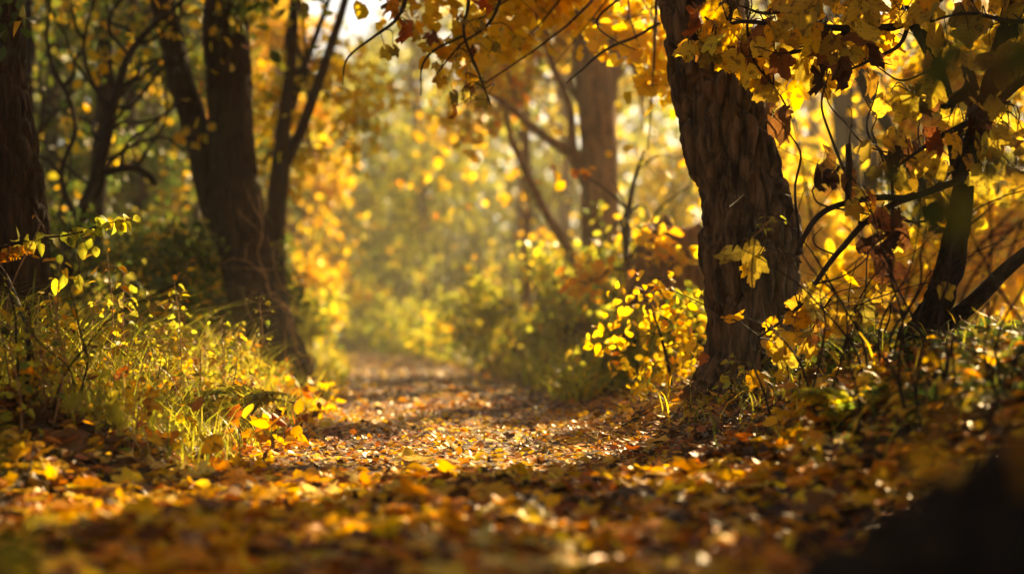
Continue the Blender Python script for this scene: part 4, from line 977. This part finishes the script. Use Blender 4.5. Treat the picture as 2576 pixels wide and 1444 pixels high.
def fern(label, px, py, nf, ln, pal, name='fern', Y=None, az=None):
    b = gp(px, py) if Y is None else at(px, py, Y)
    root = thing(name, label, 'fern', b)
    for f in range(nf):
        a = (random.random() * 6.28) if az is None else az + random.gauss(0, .5)
        l = ln * random.uniform(.7, 1.1); d = np.array([math.cos(a), math.sin(a) * .7, 0])
        t = np.linspace(0, 1, 16)[:, None]
        Q = b + d * l * (.25 * t + .6 * t ** 2) + np.array([0, 0, 1.]) * l * (1.05 * t - .62 * t ** 2.2)
        g = Geo(); tube(g, Q, np.linspace(.003, .0008, 16), 4, tint=np.array(YGR), cap=False)
        tan = unit(np.gradient(Q, axis=0)); side = unit(np.cross(tan, [0, 0, 1.]))
        P, Yd, S = [], [], []
        for i in range(2, 16):
            for s in (-1, 1):
                P.append(Q[i]); Yd.append(side[i] * s + tan[i] * .35); S.append(l * .30 * math.sin(PI * (.18 + .8 * i / 16)) ** 1.2 + .01)
        scatter(g, NARROW, P, Yd, np.cross(np.array(Yd), tan[np.repeat(np.arange(2, 16), 2)]) * np.array([[1], [-1]] * 14) * -1, np.array(S), tints(pal, len(P)))
        g.build('frond', M_NEAR, root)
fern('bright yellow green fern in the sunlit grass by the path', 585, 1075, 9, .34, 'lime')
fern('yellow fern left of the bright fern', 470, 1080, 8, .34, 'lime')
fern('small fern nearest the path in the left grass', 625, 1110, 6, .24, 'lime')
fern('dead orange fern in front of the left edge trunk', -30, 690, 4, .22, 'orange', Y=5.6, az=.3)
fern('shaded green fern under the dark leaning trunk', 2120, 1075, 6, .26, 'hedge')
fern('sunlit little fern on the right lip of the path', 1450, 1010, 6, .18, 'lime')

# sapling whose leafy sprig reaches in front of the left edge trunk
b = gp(60, 1010)
root = thing('sapling', 'young sapling with a long leafy sprig crossing the left edge trunk', 'tree', b)
g = Geo(); Q, q = smooth_path([b, at(70, 850, b[1]), at(20, 700, 5.6), at(-20, 640, 5.6), at(60, 606, 5.6), at(180, 590, 5.55), at(255, 566, 5.55), at(322, 552, 5.5)], [.009, .008, .007, .006, .005, .004, .003, .0015], 50)
tube(g, Q, q, 6)
P, Yd = [], []
for k in range(46):
    i = 26 + int(23.9 * k / 46); s = 1 if k % 2 else -1
    d = np.array([.5 + random.gauss(0, .3), random.gauss(0, .5), s * .5 - .35]); P.append(Q[i] + R.normal(size=3) * .012); Yd.append(d)
for (px, py) in ((150, 640), (185, 660), (200, 690), (160, 690), (210, 610), (230, 600), (140, 700), (240, 620)):
    p = at(px, py, 5.55); i = 26 + np.argmin(np.linalg.norm(Q[26:] - p, axis=1)); tube(g, np.array([Q[i], (Q[i] + p) / 2 + np.array([.01, 0, .01]), p]), [.002, .0016, .001], 3, cap=False)
    P.append(p); Yd.append(np.array([random.gauss(0, .2), 0, -1.]))
g.build('stem', M_TWIG, root)
g = Geo(); P = np.array(P); scatter(g, OVATE, P, Yd, R.normal(size=P.shape) * .5 + np.array([0, -.6, .6]), .055 * (.7 + .6 * R.random(len(P))), tints('lime', len(P)))
g.build('leaves', M_NEAR, root)

# bramble canes
def bramble(label, px, py, n, spread, ln, Y=None, mat=None, group=None, leaves=0, r=.005, up=.9, lean=0.):
    b = gp(px, py) if Y is None else at(px, py, Y)
    root = thing('bramble', label, 'bramble', b, group)
    gl = Geo()
    for k in range(n):
        s = b + np.array([random.uniform(-1, 1) * spread, random.uniform(-.5, .5) * spread, 0]); s[2] = float(H(s[0], s[1])) - .02 if Y is None else s[2]
        a = random.random() * 6.28; d = np.array([math.cos(a) + lean, math.sin(a) * .5, 0]); l = ln * random.uniform(.5, 1.15)
        pts = [s]
        v = np.array([d[0] * .25, d[1] * .25, up]); v /= np.linalg.norm(v)
        for i in range(7):
            pts.append(pts[-1] + v * l / 7); v = v + d * .17 + np.array([random.gauss(0, .30), random.gauss(0, .22), -.07 + random.gauss(0, .1)]); v /= np.linalg.norm(v)
        Q, q = smooth_path(pts, np.linspace(r, r * .3, 8), 22)
        g = Geo(); tube(g, Q, q, 5)
        for j in range(random.randint(2, 4)):
            i = random.randint(6, 20); w = Q[i] + np.array([random.gauss(0, .14), random.gauss(0, .1), random.gauss(.06, .1)])
            tube(g, smooth_path([Q[i], (Q[i] + w) / 2 + R.normal(size=3) * .02, w], [q[i] * .7, q[i] * .5, .0008], 8)[0], np.linspace(q[i] * .6, .0008, 8), 4, cap=False)
        g.build('cane', mat or M_TWIG, root)
        if leaves:
            ii = R.integers(8, 22, leaves); P = Q[ii] + R.normal(size=(leaves, 3)) * .02
            scatter(gl, MAPLE[:3], P, R.normal(size=P.shape) + np.array([0, 0, -.6]), R.normal(size=P.shape) * .5 + np.array([0, -1, .4]), .07 + .04 * R.random(leaves), tints('maple', leaves))
    if leaves: gl.build('leaves', M_NEAR, root)
bramble('tangle of dark bare canes between the oak and the dark trunk', 2150, 960, 13, .28, 1.0, group='brambles on the right bank')
bramble('tangle of dark bare canes right of the dark leaning trunk', 2500, 1010, 13, .28, 1.25, group='brambles on the right bank')
bramble('thin canes crossing in front of the dark trunk fork', 2360, 1020, 8, .22, 1.1, group='brambles on the right bank')
bramble('drooping canes with pale leaves at the right of the oak foot', 2075, 940, 9, .16, .6, leaves=3, group='brambles on the right bank', lean=.2)
yb = 9.5
root = thing('bramble', 'fine reddish dry canes climbing the foot of the twin stemmed tree', 'bramble', at(770, 960, yb))
for p, r in ([((790, 990), (752, 890), (722, 800), (672, 690), (640, 590), (622, 515)), .011], [((755, 990), (728, 850), (690, 740), (640, 665), (560, 668)), .009], [((690, 990), (680, 900), (640, 800), (610, 720)), .007], [((800, 990), (740, 800), (700, 690), (690, 600)), .007]):
    g = Geo(); Q, q = smooth_path([at(a, b, yb + random.uniform(-.2, .05)) for a, b in p], np.linspace(r, r * .3, len(p)), 30)
    Q = Q + (np.stack([vnoise(Q, 5, k) for k in (1, 2, 3)], -1) - .5) * .16 + (np.stack([vnoise(Q, 14, k) for k in (4, 5, 6)], -1) - .5) * .05; tube(g, Q, q, 6)
    for k in range(4):
        a = Q[random.randint(8, 26)]; tube(g, np.array([a, a + R.normal(size=3) * .05 + np.array([0, 0, .06]), a + R.normal(size=3) * .12 + np.array([0, 0, .10])]), [r * .4, r * .3, .001], 4, cap=False)
    g.build('cane', M_DRY, root)
bramble('thin dead canes at the foot of the left edge trunk', 60, 1010, 7, .2, .8)

# ------------------------------------------------------------------ near blurred things
# dead log lying at the lower right
la, lb = np.array([.40, 1.32, .06]), np.array([1.75, 2.35, .24])
root = thing('fallen_log', 'black blurred log lying in the leaf litter at the lower right', 'log', la)
g = Geo(); bark_trunk(g, [np.array(q) for q in ((.27, 1.36, .10), (.31, 1.38, .115), (.42, 1.43, .14), (.66, 1.56, .19), (1.2, 1.92, .24), (1.75, 2.35, .28))], [.05, .10, .14, .165, .17, .15], 60, 120, k=9, depth=.03, seed=41, sq=1)
g.build('trunk', M_LOG, root)
g = Geo(); s = la * .7 + lb * .3; tube(g, *smooth_path([s, s + np.array([-.05, -.05, .16]), s + np.array([-.03, -.08, .24])], [.03, .022, .010], 8), 8); g.build('branch_stub', M_LOG, root)

for (x, y, z, c) in ((.46, 1.47, .295, GOLD), (.62, 1.56, .35, RUST)):
    gg = Geo(); scatter(gg, [MAPLE[random.randrange(5)]], [(x, y, z)], [(random.gauss(0, 1), random.gauss(0, 1), .1)], [(-.1, -.5, 1)], .075, np.array(c))
    o = gg.build('fallen_leaf', M_LIT); tag(o, 'blurred leaf lying on top of the black log', 'leaf', 'leaves on the black log')
for k in range(16):
    y = random.uniform(2.2, 6.5); x = random.uniform(-.30, .30) * y; a = random.random() * 6.28; l = random.uniform(.08, .28)
    p0 = np.array([x, y, 0]); pts = [p0 + np.array([math.cos(a), math.sin(a), 0]) * l * t + np.array([random.gauss(0, .012), random.gauss(0, .012), 0]) for t in (0, .35, .7, 1)]
    pts = [np.array([p[0], p[1], float(H(p[0], p[1])) + .022 + random.uniform(0, .015)]) for p in pts]
    gg = Geo(); Q, q = smooth_path(pts, [.004, .0035, .003, .001], 14); tube(gg, Q, q * random.uniform(.6, 1.3), 5)
    if l > .15: tube(gg, np.array([Q[7], Q[7] + R.normal(size=3) * .03 + np.array([0, 0, .015])]), [.002, .001], 4)
    o = gg.build('fallen_twig', M_TWIG); tag(o, 'thin dark twig lying in the leaf litter on the path', 'twig', 'fallen twigs on the path')

def near_twig(label, pts, leaves, size, col, name='leafy_twig', r=.003):
    root = thing(name, label, 'twig', pts[0])
    g = Geo(); Q, q = smooth_path(pts, np.linspace(r, r * .4, len(pts)), 16); tube(g, Q, q, 5); 
    gl = Geo()
    for (p, d, c, s) in leaves:
        i = np.argmin(np.linalg.norm(Q - p, axis=1)); tube(g, np.array([Q[i], p]), [.0012, .001], 3, cap=False)
        scatter(gl, [OVATE[0]] if s < .06 else [MAPLE[0]], [p], [d], [(random.gauss(0, .4), -1, .4)], s, np.array(c))
    g.build('stem', M_TWIG, root); gl.build('leaves', M_NEAR, root)
G1, G2 = (.055, .065, .010), (.12, .11, .014)
near_twig('big blurred green leaves hanging close at the upper right corner', L(1.0, (2700, -200), (2560, -60), (2450, 20), (2400, 120)),
          [(at(2400, 60, 1.0), (-.2, 0, -1), G1, .055), (at(2470, 110, 1.0), (.3, 0, -1), (.12, .06, .012), .055), (at(2360, 150, 1.05), (-.6, 0, -.7), G2, .045), (at(2550, 60, .95), (.3, 0, -1), G1, .05)], .05, G1)
near_twig('blurred green leaf spray hanging before the dark trunk', L(1.35, (2760, 250), (2620, 300), (2480, 370), (2360, 450)),
          [(at(2300, 450, 1.35), (-1, 0, .05), G1, .055), (at(2350, 470, 1.35), (-.2, 0, -1), G1, .05), (at(2400, 490, 1.35), (.2, 0, -1), G2, .06), (at(2440, 410, 1.35), (1, 0, -.2), G1, .05), (at(2560, 360, 1.3), (.2, 0, -1), (.25, .18, .03), .055)], .05, G1)
near_twig('blurred orange leaves on a shoot standing beside the black log', [np.array([.62, 1.42, .05]), np.array([.55, 1.42, .25]), at(2560, 1060, 1.4), at(2440, 1040, 1.4), at(2370, 1080, 1.4)],
          [(at(2330, 1105, 1.4), (-.2, 0, -1), (.60, .30, .02), .042), (at(2430, 1020, 1.4), (-.8, 0, -.5), (.25, .11, .015), .04), (at(2540, 1080, 1.4), (.4, 0, -1), (.28, .12, .015), .05), (at(2570, 1150, 1.4), (.2, 0, -1), (.26, .12, .015), .05)], .05, G1)
near_twig('blurred yellow green leaves of a shoot in the lower left corner', [np.array([-.36, .95, 0.0]), np.array([-.355, .95, .15]), np.array([-.345, .95, .24]), np.array([-.34, .95, .33])],
          [(at(20, 1330, .95), (.2, 0, -1), (.40, .36, .03), .05), (at(-20, 1230, .95), (-.3, 0, 1), (.2, .22, .02), .05), (at(45, 1420, .95), (.5, 0, -1), (.35, .3, .03), .04), (at(-40, 1400, .95), (-.5, 0, -.4), G2, .05)], .05, G1)
near_twig('blurred olive leaf hanging before the left grass', [gp(60, 1250), gp(60, 1250) + np.array([.05, 0, .25]), at(200, 960, 2.6), at(250, 975, 2.6)],
          [(at(215, 985, 2.6), (-.6, 0, -.6), (.16, .15, .02), .055), (at(270, 1010, 2.6), (.5, 0, -.8), (.2, .18, .02), .055)], .05, G1)

# ------------------------------------------------------------------ haze
me = bpy.data.meshes.new('haze')
x0, x1, y0, y1, z0, z1 = -62, 62, -16, 82, -1.6, 16
vs = [(x, y, z) for x in (x0, x1) for y in (y0, y1) for z in (z0, z1)]
me.from_pydata(vs, [], [(0, 1, 3, 2), (4, 6, 7, 5), (0, 4, 5, 1), (2, 3, 7, 6), (0, 2, 6, 4), (1, 5, 7, 3)]); me.update()
hz = bpy.data.objects.new('haze', me); COL.objects.link(hz)
m, nt, N, Lk = newmat('haze')
o_ = N('ShaderNodeOutputMaterial'); pv = N('ShaderNodeVolumePrincipled')
pv.inputs['Color'].default_value = (.95, .92, .80, 1); pv.inputs['Density'].default_value = .0025; pv.inputs['Anisotropy'].default_value = .35
Lk(pv.outputs[0], o_.inputs['Volume']); me.materials.append(m)
tag(hz, 'pale morning haze filling the wood', 'haze', kind='stuff')

# ------------------------------------------------------------------ light, sky, camera
w = bpy.data.worlds.new('World'); SC.world = w; w.use_nodes = True
nt = w.node_tree; nt.nodes.clear()
sky = nt.nodes.new('ShaderNodeTexSky'); sky.sky_type = 'NISHITA'; sky.sun_disc = False
sky.sun_elevation = SUN_EL; sky.sun_rotation = SUN_AZ; sky.air_density = 1.0; sky.dust_density = 1.2; sky.ozone_density = 1.0
bg = nt.nodes.new('ShaderNodeBackground'); bg.inputs[1].default_value = .05
wo = nt.nodes.new('ShaderNodeOutputWorld'); nt.links.new(sky.outputs[0], bg.inputs[0]); nt.links.new(bg.outputs[0], wo.inputs[0])

sl = bpy.data.lights.new('sun', 'SUN'); sl.energy = 5.0; sl.angle = math.radians(.55); sl.color = (1, .79, .46)
so = bpy.data.objects.new('sun', sl); COL.objects.link(so)
so.rotation_euler = Vector(SUN).to_track_quat('Z', 'Y').to_euler()

cam = bpy.data.cameras.new('camera'); cam.lens = 50; cam.sensor_width = 36; cam.clip_start = .05; cam.clip_end = 400
cam.dof.use_dof = True; cam.dof.focus_distance = 5.5; cam.dof.aperture_fstop = 1.15; cam.dof.aperture_blades = 0
co = bpy.data.objects.new('camera', cam); COL.objects.link(co); co.location = (0, 0, CAMZ); co.rotation_euler = (PI / 2 + TH, 0, 0)
SC.camera = co

SC.view_settings.view_transform = 'Standard'; SC.view_settings.look = 'None'; SC.view_settings.gamma = 1; SC.view_settings.use_curve_mapping = False
SC.view_settings.exposure = 2.2
SC.view_settings.use_white_balance = True; SC.view_settings.white_balance_temperature = 8200; SC.view_settings.white_balance_tint = 13
cy = SC.cycles
cy.use_denoising = True; cy.denoiser = 'OPENIMAGEDENOISE'
cy.max_bounces = 8; cy.diffuse_bounces = 5; cy.transmission_bounces = 6; cy.glossy_bounces = 2; cy.volume_bounces = 1; cy.transparent_max_bounces = 4
cy.sample_clamp_indirect = 6; cy.caustics_reflective = False; cy.caustics_refractive = False
